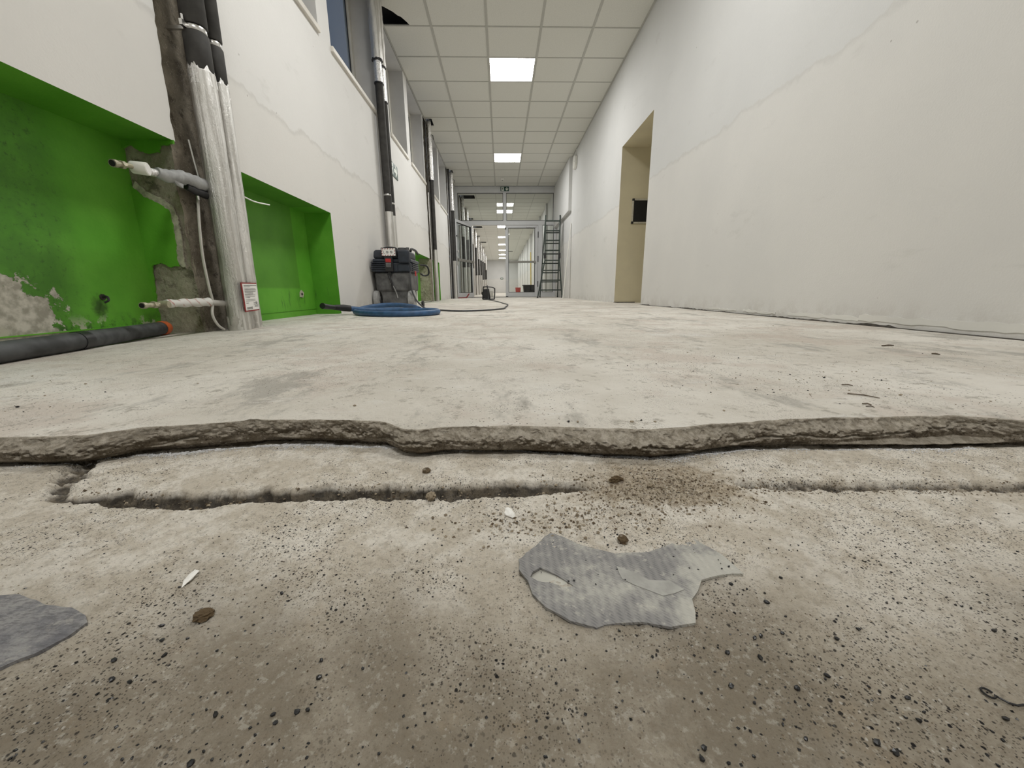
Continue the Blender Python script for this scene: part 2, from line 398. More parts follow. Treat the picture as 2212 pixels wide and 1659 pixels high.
# ------------------------------------------------------------ mesh helpers
class MB:
    def __init__(s):
        s.v = []; s.f = []
    def add(s, vs, fs):
        o = len(s.v)
        s.v += [tuple(map(float, q)) for q in vs]
        s.f += [tuple(i + o for i in f) for f in fs]
        return s
    def quad(s, a, b, c, d):
        return s.add((a, b, c, d), ((0, 1, 2, 3),))
    def box(s, x0, x1, y0, y1, z0, z1):
        v = [(x, y, z) for z in (z0, z1) for y in (y0, y1) for x in (x0, x1)]
        return s.add(v, ((0, 2, 3, 1), (4, 5, 7, 6), (0, 1, 5, 4), (2, 6, 7, 3), (0, 4, 6, 2), (1, 3, 7, 5)))
    def obox(s, c, ax, ay, az):
        c, ax, ay, az = map(Vector, (c, ax, ay, az))
        v = [c + ax * i + ay * j + az * k for k in (-1, 1) for j in (-1, 1) for i in (-1, 1)]
        return s.add(v, ((0, 2, 3, 1), (4, 5, 7, 6), (0, 1, 5, 4), (2, 6, 7, 3), (0, 4, 6, 2), (1, 3, 7, 5)))
    def bar(s, a, b, w, d, up=(0, 0, 1)):
        a, b = Vector(a), Vector(b)
        t_ = (b - a).normalized()
        u = Vector(up) - t_ * t_.dot(Vector(up))
        if u.length < 1e-4:
            u = Vector((1, 0, 0)) - t_ * t_.x
        u.normalize()
        return s.obox((a + b) / 2, t_.cross(u) * w / 2, u * d / 2, (b - a) / 2)
    def tube(s, path, r, n=12, caps=True, closed=False):
        P = [Vector(q) for q in path]
        R = r if hasattr(r, '__len__') else [r] * len(P)
        T = []
        for i in range(len(P)):
            a = P[max(i - 1, 0)]; b = P[min(i + 1, len(P) - 1)]
            T.append((b - a).normalized())
        u = T[0].orthogonal().normalized()
        vs = []
        for i, q in enumerate(P):
            u = (u - T[i] * u.dot(T[i])).normalized()
            w = T[i].cross(u)
            for k in range(n):
                a = 2 * PI * k / n
                vs.append(q + (u * math.cos(a) + w * math.sin(a)) * R[i])
        fs = []
        for i in range(len(P) - 1):
            for k in range(n):
                k2 = (k + 1) % n
                fs.append((i * n + k, i * n + k2, (i + 1) * n + k2, (i + 1) * n + k))
        if caps:
            fs.append(tuple(range(n - 1, -1, -1)))
            fs.append(tuple(range((len(P) - 1) * n, len(P) * n)))
        return s.add(vs, fs)
    def cyl(s, a, b, r, n=16, r2=None):
        return s.tube((a, b), (r, r if r2 is None else r2), n)
    def prism(s, pts, d, off=(0, 0, 0)):
        """closed polygon of 3D points pushed along d"""
        k = len(pts); d = Vector(d); o = Vector(off)
        a = [Vector(q) + o for q in pts]
        b = [q + d for q in a]
        fs = [tuple(range(k - 1, -1, -1)), tuple(range(k, 2 * k))]
        fs += [(i, (i + 1) % k, k + (i + 1) % k, k + i) for i in range(k)]
        return s.add(a + b, fs)
    def build(s, name, mat, parent=None, smooth=False, bevel=0.0, seg=2, fix=True):
        me = bpy.data.meshes.new(name)
        me.from_pydata(s.v, [], s.f)
        if fix:
            bm = bmesh.new(); bm.from_mesh(me)
            bmesh.ops.recalc_face_normals(bm, faces=bm.faces)
            bm.to_mesh(me); bm.free()
        if mat is not None:
            me.materials.append(mat)
        if smooth:
            me.polygons.foreach_set('use_smooth', [True] * len(me.polygons))
            try:
                me.set_sharp_from_angle(angle=math.radians(40))
            except Exception:
                pass
        o = bpy.data.objects.new(name, me)
        C.objects.link(o)
        if parent is not None:
            o.parent = parent
            o.matrix_parent_inverse = Matrix.Translation(parent.location).inverted() if parent.type == 'EMPTY' else Matrix()
        if bevel:
            b = o.modifiers.new('bevel', 'BEVEL')
            b.width = bevel; b.segments = seg; b.limit_method = 'ANGLE'; b.angle_limit = math.radians(50)
        return o

def tag(o, label=None, cat=None, group=None, kind=None):
    if label: o['label'] = label
    if cat: o['category'] = cat
    if group: o['group'] = group
    if kind: o['kind'] = kind
    return o
def thing(name, loc, label, cat, group=None):
    o = bpy.data.objects.new(name, None)
    o.empty_display_size = .05
    C.objects.link(o)
    o.location = loc
    return tag(o, label, cat, group)
def dup(root, offset, label=None, group=None):
    r = root.copy(); C.objects.link(r)
    r.location = Vector(root.location) + Vector(offset)
    if label: r['label'] = label
    if group: r['group'] = group
    for ch in list(root.children):
        c = ch.copy(); C.objects.link(c); c.parent = r
        for g in list(ch.children):
            d = g.copy(); C.objects.link(d); d.parent = c
    return r
def grid_obj(name, X, Y, Z, mat, parent=None, smooth=True):
    ny, nx = X.shape
    V = np.stack([X, Y, Z], -1).reshape(-1, 3).astype(np.float32)
    i = np.arange(ny * nx).reshape(ny, nx)
    F = np.stack([i[:-1, :-1], i[:-1, 1:], i[1:, 1:], i[1:, :-1]], -1).reshape(-1, 4).astype(np.int32)
    me = bpy.data.meshes.new(name)
    me.vertices.add(len(V)); me.vertices.foreach_set('co', V.ravel())
    me.loops.add(F.size); me.loops.foreach_set('vertex_index', F.ravel())
    me.polygons.add(len(F))
    me.polygons.foreach_set('loop_start', np.arange(0, F.size, 4, dtype=np.int32))
    me.update(calc_edges=True)
    me.validate()
    if smooth:
        me.polygons.foreach_set('use_smooth', np.ones(len(F), bool))
    me.materials.append(mat)
    o = bpy.data.objects.new(name, me)
    C.objects.link(o)
    if parent: o.parent = parent
    return o

# value noise on arrays
_T = rng.random((256, 256))
def vnoise(x, y):
    xi = np.floor(x).astype(int); yi = np.floor(y).astype(int)
    fx = x - xi; fy = y - yi
    fx = fx * fx * (3 - 2 * fx); fy = fy * fy * (3 - 2 * fy)
    g = lambda a, b: _T[a & 255, b & 255]
    return ((g(xi, yi) * (1 - fx) + g(xi + 1, yi) * fx) * (1 - fy) + (g(xi, yi + 1) * (1 - fx) + g(xi + 1, yi + 1) * fx) * fy) - .5
def fbm(x, y, f, oct=4, gain=.5):
    s = 0; a = 1.0
    for k in range(oct):
        s = s + a * vnoise(x * f + 17.3 * k, y * f + 5.1 * k)
        f *= 2.03; a *= gain
    return s
def sstep(x, a, b):
    t_ = np.clip((x - a) / (b - a), 0, 1)
    return t_ * t_ * (3 - 2 * t_)

# ------------------------------------------------------------ dimensions
XL, XR, ZC = -1.29, 1.65, 3.09
ZF = .016            # top of the upper screed near the camera
YP, YE, YN = 12.0, 39.0, -3.6
def zfloor(y):
    return ZF * (1 - sstep(np.asarray(y, float), 2.5, 8.0))

# ------------------------------------------------------------ floor
xe = [-1.3, -.9, -.75, -.596, -.547, -.5, -.483, -.463, -.408, -.327, -.275, -.2, -.155, -.123, -.103, -.073, -.015, .025, .065, .121, .175, .223, .275, .326, .366, .431, .532, .594, .636, .66, .9, 1.7]
ye = [.44, .45, .44, .445, .444, .445, .455, .47, .479, .501, .494, .489, .481, .452, .447, .456, .456, .454, .449, .44, .432, .438, .449, .455, .46, .464, .467, .466, .454, .444, .46, .45]
xb = [-1.3, -.75, -.6055, -.5561, -.5303, -.5081, -.4515, -.404, -.3529, -.3072, -.2442, -.1649, -.1152, -.0525, .0116, .0661, .1222, .1777, .2386, .3044, .3661, .415, .5007, .5574, .6736, .9, 1.7]
yb = [.44, .445, .4437, .4479, .4494, .466, .4735, .4802, .4934, .4994, .4981, .4847, .4824, .4701, .4672, .4499, .4389, .4323, .4392, .4507, .4524, .4483, .4444, .4418, .4457, .46, .45]
# how far the face swells forward of the top edge, and how rounded the lip is
xs_ = [-1.3, -.62, -.56, -.50, -.45, -.35, -.20, -.145, -.10, -.03, .06, .16, .22, .29, .36, .45, .54, .6, .68, 1.7]
nose = [.010, .010, .012, .012, .004, .002, .001, .004, .010, .012, .013, .015, .016, .008, .010, .014, .012, .004, .003, .006]

xs = np.concatenate([np.linspace(-1.29, -.72, 90, endpoint=False), np.linspace(-.72, .72, 1100), np.linspace(.72, 1.65, 140)[1:]])
ytop = np.interp(xs, xe, ye) + .0022 * fbm(xs, xs * 0 + 3.3, 45, 4, .6)
ybot = np.interp(xs, xb, yb) + .0025 * fbm(xs, xs * 0 + 9.1, 60, 4)
ns = np.interp(xs, xs_, nose)
# upper slab surface and its edge in one sheet: rows from far to the lip
far_y = np.concatenate([np.linspace(39.0, 12.0, 12), np.linspace(11.5, 3.0, 30), np.linspace(2.9, 1.0, 40), np.linspace(.98, .56, 40)])
rowsX, rowsY, rowsZ = [], [], []
for y in far_y:
    rowsX.append(xs); rowsY.append(np.full_like(xs, y))
    rowsZ.append(zfloor(y) + .0016 * fbm(xs, xs * 0 + y, 6, 4) * (1 if y < 8 else 0))
for k in range(1, 26):
    f = k / 26
    yy = .56 * (1 - f) + ytop * f
    rowsX.append(xs); rowsY.append(yy)
    rowsZ.append(ZF + .0016 * fbm(xs, yy, 6, 4) - .0012 * sstep(f, .75, 1.0) * (1 + fbm(xs, yy, 30, 3)))
top_rows = len(rowsX)
slabX, slabY, slabZ = map(np.array, (rowsX, rowsY, rowsZ))
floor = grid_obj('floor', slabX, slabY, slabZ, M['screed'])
tag(floor, 'pale worn upper screed of the corridor, scuffed and littered', kind='structure')
# broken face
fx, fy, fz = [slabX[-1]], [slabY[-1]], [slabZ[-1]]
K = 46
H = .0345
ledge = .35 + .3 * fbm(xs, xs * 0 + 40, 9, 3)
for k in range(1, K + 1):
    s_ = k / K
    z = ZF - .0012 - H * s_
    # lip slopes forward first, then drops, then runs back under
    slope = sstep(s_, 0, .42)
    under = sstep(s_, .70, .86)
    deep = sstep(s_, .86, .95)
    if s_ > .86:
        z = ZF - .0012 - H * (.86 + .50 * float(sstep(s_, .93, 1.0)))
    y = ytop - ns * slope * (.85 + .3 * np.sin(PI * np.clip(s_ * 1.2, 0, 1)))
    y = y * (1 - under) + np.minimum(ybot + .001, y + .006) * under + .011 * deep * (.6 + 1.2 * np.clip(fbm(xs, xs * 0 + 71, 14, 3) + .3, 0, 1))
    v_ = s_ * .04
    rr = .0040 * fbm(xs, xs * 0 + v_ + 20, 34, 3, .6) + .0030 * fbm(xs, xs * 0 + v_ + 3, 95, 4, .68)
    rid = .0032 * np.clip(np.abs(fbm(xs + v_ * .6, xs * 0 + v_ * 2.2 + 60, 21, 4, .6)) * 1.3 - .02, 0, 1)
    crk = .0035 * np.exp(-((fbm(xs, xs * 0 + 5, 11, 3) * .5 + .62 - s_) / .035) ** 2) * (fbm(xs, xs * 0 + 15, 7, 2) > -.12)
    rr = rr + .0013 * fbm(xs, xs * 0 + v_ + 9, 260, 3, .65)
    y = y + (rr - rid + crk + .002) * math.sin(PI * min(1, s_ * 1.25 + .10)) * 1.6
    zz = z + .0022 * fbm(xs, xs * 0 + v_ + 77, 60, 3) * (1 - s_)
    # a crack running along the foot of the slab
    fx.append(xs); fy.append(y); fz.append(zz)
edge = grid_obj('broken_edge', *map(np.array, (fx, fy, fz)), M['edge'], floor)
edge['label'] = 'broken brown face of the upper screed'

# lower screed height field
NX, NY = 1150, 400
gx = np.linspace(-.78, .78, NX)
gy = np.concatenate([np.linspace(.03, .09, 20, endpoint=False), np.linspace(.09, .52, NY - 20)])
GX, GY = np.meshgrid(gx, gy)
nl = ([-.80, -.4393, -.4004, -.3273, -.2772, -.221, -.1505, -.0857, -.0403, .0082, .052, .0951, .8], [.40, .3551, .3476, .334, .336, .3444, .3475, .3431, .343, .3445, .348, .3518, .35])
fl = ([-.80, -.4472, -.4207, -.3912, -.3601, -.2975, -.2382, -.1604, -.0925, -.0436, .0091, .0991, .8], [.41, .3624, .3677, .3759, .3727, .3644, .3753, .374, .3751, .3771, .377, .368, .36])
def groove(GX, GY, near, far, a0, a1, depth):
    yn = np.interp(GX, *near) + .0050 * fbm(GX, GX * 0 + 31, 60, 5, .7)
    yf = np.interp(GX, *far) + .0070 * fbm(GX, GX * 0 + 51, 60, 5, .72)
    m_ = sstep(GX, a0, a0 + .02) * (1 - sstep(GX, a1 - .04, a1))
    inn = sstep(GY, yn, yn + .0016)
    u = np.clip((GY - yn) / (yf - yn), 0, 2)
    wallf = 1 - sstep(u, .72, 1.06)
    return -depth * m_ * inn * wallf * (1 + .55 * fbm(GX, GY, 130, 4, .65))
def low_h(GX, GY):
    h = -.019 + .0010 * fbm(GX, GY, 12, 3) + .0013 * fbm(GX, GY, 48, 5, .62) + .0008 * fbm(GX, GY, 240, 3, .6)
    h = h + groove(GX, GY, nl, fl, -.455, .105, .0150)
    h = h + groove(GX, GY, ([.2436, .2873, .3799, .4696, .5205, .8], [.3521, .3456, .3417, .3361, .334, .33]),
                   ([.2589, .3073, .4031, .498, .548, .8], [.3700, .3680, .3633, .3572, .352, .345]), .235, .9, .0068)
    # cross crack at the left running up to the slab
    d = np.abs((GX + .452) + (GY - .355) * .62 + .016 * fbm(GX, GY, 34, 5, .65))
    h = h - .0085 * (1 - sstep(d, .005, .018)) * (1 + .6 * fbm(GX, GY, 90, 4, .65)) * sstep(GY, .352, .365)
    # hollow along the foot of the slab
    ybx = np.interp(GX, xb, yb)
    h = h - .003 * sstep(GY, ybx - .012, ybx) * (1 + fbm(GX, GY, 60, 3))
    # rubble heap spilling into the groove
    rb = np.exp(-(((GX - .165) / .062) ** 2 + ((GY - .355) / .028) ** 2))
    rb2 = np.exp(-(((GX - .12) / .05) ** 2 + ((GY - .325) / .022) ** 2))
    h = h + (rb * .0045 + rb2 * .002) * (.7 + 1.4 * np.abs(fbm(GX, GY, 150, 3, .65)))
    # bench beyond the groove slopes gently up
    h = h + .0022 * sstep(GY, .37, .40) * (1 - sstep(GY, .43, .46))
    return h
GZ = low_h(GX, GY)
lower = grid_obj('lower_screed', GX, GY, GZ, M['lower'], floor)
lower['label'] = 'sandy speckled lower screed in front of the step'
def h_at(x, y):
    return float(low_h(np.array([[x]]), np.array([[y]]))[0, 0])
mb = MB()
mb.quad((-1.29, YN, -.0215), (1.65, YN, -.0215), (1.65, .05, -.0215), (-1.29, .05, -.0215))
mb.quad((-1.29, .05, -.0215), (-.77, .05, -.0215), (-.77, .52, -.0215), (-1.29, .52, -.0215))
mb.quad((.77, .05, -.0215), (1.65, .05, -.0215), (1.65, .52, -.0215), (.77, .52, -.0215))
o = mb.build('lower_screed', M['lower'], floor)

# ------------------------------------------------------------ left wall
def yz(mb, x, y0, y1, z0, z1):
    mb.quad((x, y0, z0), (x, y1, z0), (x, y1, z1), (x, y0, z1))
WIN = [(2.15, 3.33), (3.545, 4.70), (5.19, 6.08), (6.28, 7.40), (8.24, 8.94), (9.07, 10.17)]
ZS, ZT = 2.02, ZC + .03
NZ = .77
wl = MB()
for y0, y1 in ((YN, .45), (3.19, 4.74), (4.95, 6.15), (8.5, 10.2), (10.55, YP)):
    yz(wl, XL, y0, y1, -.03, NZ)
for y0, y1 in ((YN, 1.70), (2.02, 4.74), (4.95, 7.40), (7.78, 10.2), (10.55, YP)):
    yz(wl, XL, y0, y1, NZ, ZS)
for y0, y1 in ((YN, 1.70), (2.02, 2.15), (3.33, 3.545), (4.70, 4.74), (4.95, 5.19), (6.08, 6.28), (7.78, 8.24), (8.94, 9.07), (10.17, 10.2), (10.55, YP)):
    yz(wl, XL, y0, y1, ZS, ZT)
wl.quad((XL, YP, -.03), (XL, YE, -.03), (XL, YE, ZT), (XL, YP, ZT))
# edges of the chases (plaster thickness)
for y in (2.02, 4.74, 4.95, 7.78, 10.2, 10.55):
    wl.quad((XL, y, NZ if y < 3 or 7 < y < 8 else -.03), (XL - .02, y, NZ if y < 3 or 7 < y < 8 else -.03), (XL - .02, y, ZT), (XL, y, ZT))
wall_left = wl.build('wall_left', M['wall_l'], fix=False)
tag(wall_left, 'white left wall with radiator niches and high windows', kind='structure')
# ragged plaster edge beside the nearest chase
def ragged(pts, step, amp, seed):
    r_ = random.Random(seed); out = []
    for (a, b) in zip(pts[:-1], pts[1:]):
        L_ = math.dist(a, b); n = max(1, int(L_ / step))
        for k in range(n):
            f = k / n
            out.append((a[0] + (b[0] - a[0]) * f + r_.uniform(-amp, amp), a[1] + (b[1] - a[1]) * f + r_.uniform(-amp, amp)))
    out.append(pts[-1])
    return out
rg = ragged([(1.756, NZ), (1.752, .86), (1.760, .945), (1.757, 1.02), (1.767, 1.1), (1.768, 1.18), (1.774, 1.25), (1.77, 1.6), (1.78, 2.4), (1.775, ZT)], .02, .0035, 3)
mb = MB()
mb.prism([(XL, 1.70, ZT), (XL, 1.70, NZ)] + [(XL, y, z) for y, z in rg], (-.02, 0, 0))
mb.build('plaster_edge', M['wall_l'], wall_left)
rg = ragged([(7.40, NZ), (7.43, 1.3), (7.41, 2.0)], .05, .012, 5) + ragged([(7.42, 2.02), (7.41, 2.6), (7.44, ZT)], .05, .018, 6)
mb = MB()
mb.prism([(XL, 7.395, ZT), (XL, 7.395, NZ)] + [(XL, y, z) for y, z in rg], (-.02, 0, 0))
mb.build('plaster_edge', M['wall_l'], wall_left)

# chased concrete strips behind the pipes
def chase(y0, y1, z0, z1, x, mat, amp, seed):
    ny, nz = max(6, int((y1 - y0) / .012)), max(10, int((z1 - z0) / .016))
    Y_, Z_ = np.meshgrid(np.linspace(y0, y1, ny), np.linspace(z0, z1, nz))
    X_ = x + amp * fbm(Y_ + seed, Z_, 14, 5, .6)
    return grid_obj('exposed_concrete', X_, Y_, Z_, mat, wall_left)
chase(1.738, 2.04, -.02, NZ + .02, XL - .014, M['chase'], .012, 1)
chase(1.68, 2.04, NZ + .0, 2.3, XL - .017, M['chase'], .010, 2)
chase(1.68, 2.04, 2.3, ZT, XL - .017, M['chase'], .010, 3)
chase(4.73, 4.96, -.02, ZT, XL - .02, M['chase_pale'], .004, 4)
chase(7.40, 7.80, NZ, ZT, XL - .025, M['chase_dark'], .014, 5)
chase(7.40, 7.80, -.02, NZ, XL - .025, M['chase_light'], .014, 5)
chase(10.18, 10.57, -.02, ZT, XL - .025, M['chase_dark'], .014, 6)

# radiator niches
XN = -1.49
def niche(y0, y1, mat, left=True, right=True, soffit=True):
    n = MB()
    yz(n, XN, y0, y1 + .04, -.03, NZ)
    n.build('niche_back', mat, wall_left, fix=False)
    n = MB()
    n.quad((XL, y0, NZ), (XL, y1, NZ), (XN, y1, NZ), (XN, y0, NZ))
    if left: n.quad((XL, y0, -.03), (XN, y0, -.03), (XN, y0, NZ), (XL, y0, NZ))
    if right: n.quad((XL, y1, -.03), (XN, y1, -.03), (XN, y1, NZ), (XL, y1, NZ))
    n.build('niche_reveal', M['green'], wall_left, fix=False)
    b = MB().quad((XL, y0, .012), (XL, y1, .012), (XN, y1, .012), (XN, y0, .012))
    b.build('niche_floor', M['screed'], wall_left, fix=False)
    # fine seam line low on the back wall, where a skirting was painted over
    b = MB().box(XN, XN + .004, y0, y1, .055, .059)
    b.build('seam', M['green'], wall_left)
niche(.45, 1.745, M['green_old'], True, False)
niche(2.03, 3.19, M['green'])
niche(6.15, 7.40, M['green'], True, False)
niche(7.75, 8.50, M['green'])
# reveal at the nearest pier: bare concrete with the remaining green skin
ny, nz = 40, 110
Xg, Zg = np.meshgrid(np.linspace(XN, XL - .012, ny), np.linspace(-.02, NZ, nz))
Yg = 1.748 + .010 * fbm(Xg, Zg, 16, 5, .6)
grid_obj('exposed_concrete', Xg, Yg, Zg, M['chase_light'], wall_left)
skin = [(-1.49, .609), (-1.49, .072), (-1.49, .15), (-1.474, .293), (-1.434, .309), (-1.396, .29), (-1.36, .294), (-1.364, .322), (-1.354, .396), (-1.353, .468), (-1.356, .513), (-1.393, .539), (-1.447, .566)]
sk = ragged([(-1.49, .609), (-1.447, .566), (-1.393, .539), (-1.356, .513), (-1.353, .468), (-1.354, .396), (-1.364, .322), (-1.36, .294), (-1.396, .29), (-1.434, .309), (-1.474, .293), (-1.486, .15), (-1.49, .10)], .008, .0025, 8)
MB().prism([(x, 1.744, z) for x, z in sk], (0, -.008, 0)).build('green_plaster_skin', M['green'], wall_left)
sk2 = ragged([(-1.49, .77), (-1.283, .77), (-1.285, .758), (-1.338, .750), (-1.352, .727), (-1.40, .722), (-1.43, .735), (-1.452, .752), (-1.49, .74)], .008, .0025, 9)
MB().prism([(x, 1.744, z) for x, z in sk2], (0, -.008, 0)).build('green_plaster_skin', M['green'], wall_left)
# pale broken rim along the edge of the skin
rim = [(-1.47, .622), (-1.435, .585), (-1.385, .562), (-1.341, .532), (-1.330, .468), (-1.328, .396), (-1.338, .322), (-1.334, .283), (-1.364, .300), (-1.366, .322), (-1.358, .396), (-1.358, .468), (-1.361, .510), (-1.395, .535), (-1.45, .560), (-1.485, .600)]
MB().prism([(x, 1.741, z) for x, z in ragged(rim, .008, .003, 12)], (0, .006, 0)).build('plaster_rim', M['ragged'], wall_left)
# far pier reveal
Xg, Zg = np.meshgrid(np.linspace(XN, XL, 20), np.linspace(-.02, NZ, 50))
grid_obj('exposed_concrete', Xg, 7.40 + .012 * fbm(Xg, Zg, 16, 4), Zg, M['chase_light'], wall_left)
mb = MB().quad((XL - .03, 7.40, -.02), (XL - .03, 7.76, -.02), (XL - .03, 7.76, NZ), (XL - .03, 7.40, NZ))
mb.build('exposed_concrete', M['chase_light'], wall_left, fix=False)

# windows on the left wall
for k, (y0, y1) in enumerate(WIN):
    w = bpy.data.objects.new('window_%d' % (k + 1), None)
    C.objects.link(w); w.location = (XL, (y0 + y1) / 2, ZS)
    tag(w, kind='structure')
    w['label'] = ['high window over the nearest grey pipes, only its sill corner seen', 'high window with dark blue night glass', 'first high window beyond the second pipe stack', 'high window just before the third pipe stack', 'narrow high window after the third pipe stack', 'last high window before the glass doors'][k]
    XB = -1.53
    r_ = MB()
    r_.quad((XL, y0, ZS), (XB, y0, ZS), (XB, y0, ZT), (XL, y0, ZT))
    r_.quad((XL, y1, ZS), (XB, y1, ZS), (XB, y1, ZT), (XL, y1, ZT))
    r_.quad((XL, y0, ZC - .01), (XL, y1, ZC - .01), (XB, y1, ZC - .01), (XB, y0, ZC - .01))
    r_.quad((XL, y0, ZS), (XL, y1, ZS), (XB, y1, ZS), (XB, y0, ZS))
    r_.build('reveal', M['reveal'], w, fix=False)
    f = MB()
    t_ = .06
    f.box(XB, XB + .05, y0, y0 + t_, ZS, ZC - .01).box(XB, XB + .05, y1 - t_, y1, ZS, ZC - .01)
    f.box(XB, XB + .05, y0 + t_, y1 - t_, ZS, ZS + t_).box(XB, XB + .05, y0 + t_, y1 - t_, ZC - .01 - t_, ZC - .01)
    f.build('frame', M['frame_win'], w, bevel=.006)
    MB().box(XB + .015, XB + .021, y0 + t_, y1 - t_, ZS + t_, ZC - .01 - t_).build('pane', M['glass_night'], w)
    g = MB()
    for a in (y0 + t_, y1 - t_ - .008):
        g.box(XB + .021, XB + .028, a, a + .008, ZS + t_, ZC - .01 - t_)
    g.build('seal', M['seal'], w)
    MB().box(XB + .05, XL + .022, y0 - (.015 if k in (1, 4) else 0), y1 - .01, ZS - .028, ZS + .012).build('sill', M['sill'], w, bevel=.006)

# ------------------------------------------------------------ right wall with doorway
DY0, DY1, DZ = 4.60, 5.69, 2.04
wr = MB()
def yzr(y0, y1, z0, z1):
    wr.quad((XR, y0, z0), (XR, y0, z1), (XR, y1, z1), (XR, y1, z0))
yzr(YN, DY0, -.03, DZ); yzr(DY1, YE, -.03, DZ); yzr(YN, DY0, DZ, ZT); yzr(DY0, DY1, DZ, ZT); yzr(DY1, YE, DZ, ZT)
wall_right = wr.build('wall_right', M['wall_r'], fix=False)
tag(wall_right, 'white right wall with a stained waterline and open doorway', kind='structure')
pv = MB()
XD = 3.9
pv.quad((XR, DY1, -.0), (XD, DY1, 0), (XD, DY1, DZ), (XR, DY1, DZ))
pv.quad((XR, DY0, -.0), (XR, DY0, DZ), (XD, DY0, DZ), (XD, DY0, 0))
pv.quad((XD, DY0, 0), (XD, DY0, DZ), (XD, DY1, DZ), (XD, DY1, 0))
pv.quad((XR, DY0, DZ), (XR, DY1, DZ), (XD, DY1, DZ), (XD, DY0, DZ))
passage = pv.build('wall_passage', M['tan'], fix=False)
tag(passage, 'tan painted passage behind the right doorway', kind='structure')
pf = MB().quad((XR, DY0, .002), (XD, DY0, .002), (XD, DY1, .002), (XR, DY1, .002)).build('passage_floor', M['screed'], passage, fix=False)
MB().box(XR - .01, XR + .30, DY1 - .012, DY1 - .001, .002, .014).build('base_gap', M['gap'], passage)
# notice board in the passage
b = thing('notice_board', (2.0, DY1, 1.24), 'black notice board in a pale metal frame inside the right doorway', 'notice board')
bx0, bx1, bz0, bz1 = 1.826, 2.30, 1.08, 1.40
f = MB()
f.box(bx0, bx1, DY1 - .022, DY1 - .002, bz0, bz0 + .022).box(bx0, bx1, DY1 - .022, DY1 - .002, bz1 - .022, bz1)
f.box(bx0, bx0 + .022, DY1 - .022, DY1 - .002, bz0 + .022, bz1 - .022).box(bx1 - .022, bx1, DY1 - .022, DY1 - .002, bz0 + .022, bz1 - .022)
f.build('frame', M['boardframe'], b, bevel=.003)
MB().box(bx0 + .022, bx1 - .022, DY1 - .012, DY1 - .002, bz0 + .022, bz1 - .022).build('panel', M['boardblack'], b)
for x, z in ((bx0, bz0), (bx0, bz1 - .026), (bx1 - .026, bz0), (bx1 - .026, bz1 - .026)):
    MB().box(x - .002, x + .028, DY1 - .026, DY1 - .002, z - .002, z + .028).build('corner_cap', M['blackplastic'], b, bevel=.003)

# torn floor joint along the right wall
yy = np.concatenate([np.linspace(.46, 4.6, 420)])
base = MB()
hh = .003 + .013 * np.clip(fbm(yy, yy * 0 + 2, 3.2, 6, .72) + .12, 0, 1)
vs = []; fs = []
for i, y in enumerate(yy):
    zf = float(zfloor(y))
    dp = .006 + .010 * float(np.clip(fbm(np.array([y]), np.array([8.]), 5, 3)[0] + .5, 0, 1))
    vs += [(XR, y, zf + hh[i]), (XR - dp * .5, y, zf + hh[i] * .6), (XR - dp, y, zf + .001)]
for i in range(len(yy) - 1):
    for k in range(2):
        fs.append((i * 3 + k, i * 3 + k + 1, (i + 1) * 3 + k + 1, (i + 1) * 3 + k))
base.add(vs, fs)
br = base.build('baseboard_right', M['gap'], smooth=True)
tag(br, 'dark torn joint where the skirting was pulled off the right wall', kind='structure')
# white caulk and plaster lips left on the wall above the joint
r_ = random.Random(4)
for (a, b_, z0, z1) in ((.95, 1.75, .020, .052), (1.75, 2.2, .018, .040), (2.3, 2.62, .016, .036), (2.7, 3.1, .016, .030), (.62, .95, .012, .034)):
    n = int((b_ - a) / .03) + 2
    lo = [(a + (b_ - a) * i / (n - 1), z0 + r_.uniform(0, .008)) for i in range(n)]
    hi = [(a + (b_ - a) * i / (n - 1), z1 + r_.uniform(-.007, .004)) for i in range(n)]
    zf = float(zfloor(a))
    MB().prism([(XR + .001, y, z + zf - .004) for y, z in lo] + [(XR + .001, y, z + zf - .004) for y, z in reversed(hi)], (-.0022 - r_.random() * .002, 0, 0)).build('plaster_lip', M['white'], br)

# boxed casing high on the right wall and the wall device
MB().box(1.575, XR + .002, 9.5, YP - .03, 1.97, ZC - .002).build('trim_1', M['wall_r'], bevel=.004).__setitem__('kind', 'structure')
d = thing('wall_alarm', (XR, 9.05, 2.83), 'small white alarm with cut corners and a cable, high on the right wall', 'alarm')
hexp = [(8.93, 2.76), (8.99, 2.72), (9.13, 2.72), (9.19, 2.76), (9.19, 2.93), (9.13, 2.97), (8.99, 2.97), (8.93, 2.93)]
MB().prism([(XR - .001, y, z) for y, z in hexp], (-.055, 0, 0)).build('housing', M['whiteplastic'], d, bevel=.006)
MB().cyl((XR - .056, 9.0, 2.85), (XR - .060, 9.0, 2.85), .008, 10).build('indicator', M['ink'], d)
MB().tube([(XR - .012, 9.02, 2.96), (XR - .012, 9.01, 3.02), (XR - .014, 9.0, 3.085)], .01, 8).build('cable', M['cablewhite'], d)

# far corridor pilasters, end walls
for i, y in enumerate((14.2, 16.6, 19.0, 21.4, 24.0, 26.6, 29.6, 33.0)):
    MB().box(XR - .07, XR + .002, y, y + .35, 0, ZC - .002).build('trim_%d' % (i + 2), M['wall_r']).__setitem__('kind', 'structure')
we = MB().quad((XL - .02, YE, -.03), (XR, YE, -.03), (XR, YE, ZT), (XL - .02, YE, ZT)).build('wall_end', M['wall_r'], fix=False)
tag(we, 'pale end wall far down the corridor', kind='structure')
wn = MB().quad((XL - .02, YN, -.03), (XL - .02, YN, ZT), (XR, YN, ZT), (XR, YN, -.03)).build('wall_near', M['wall_r'], fix=False)
tag(wn, kind='structure')

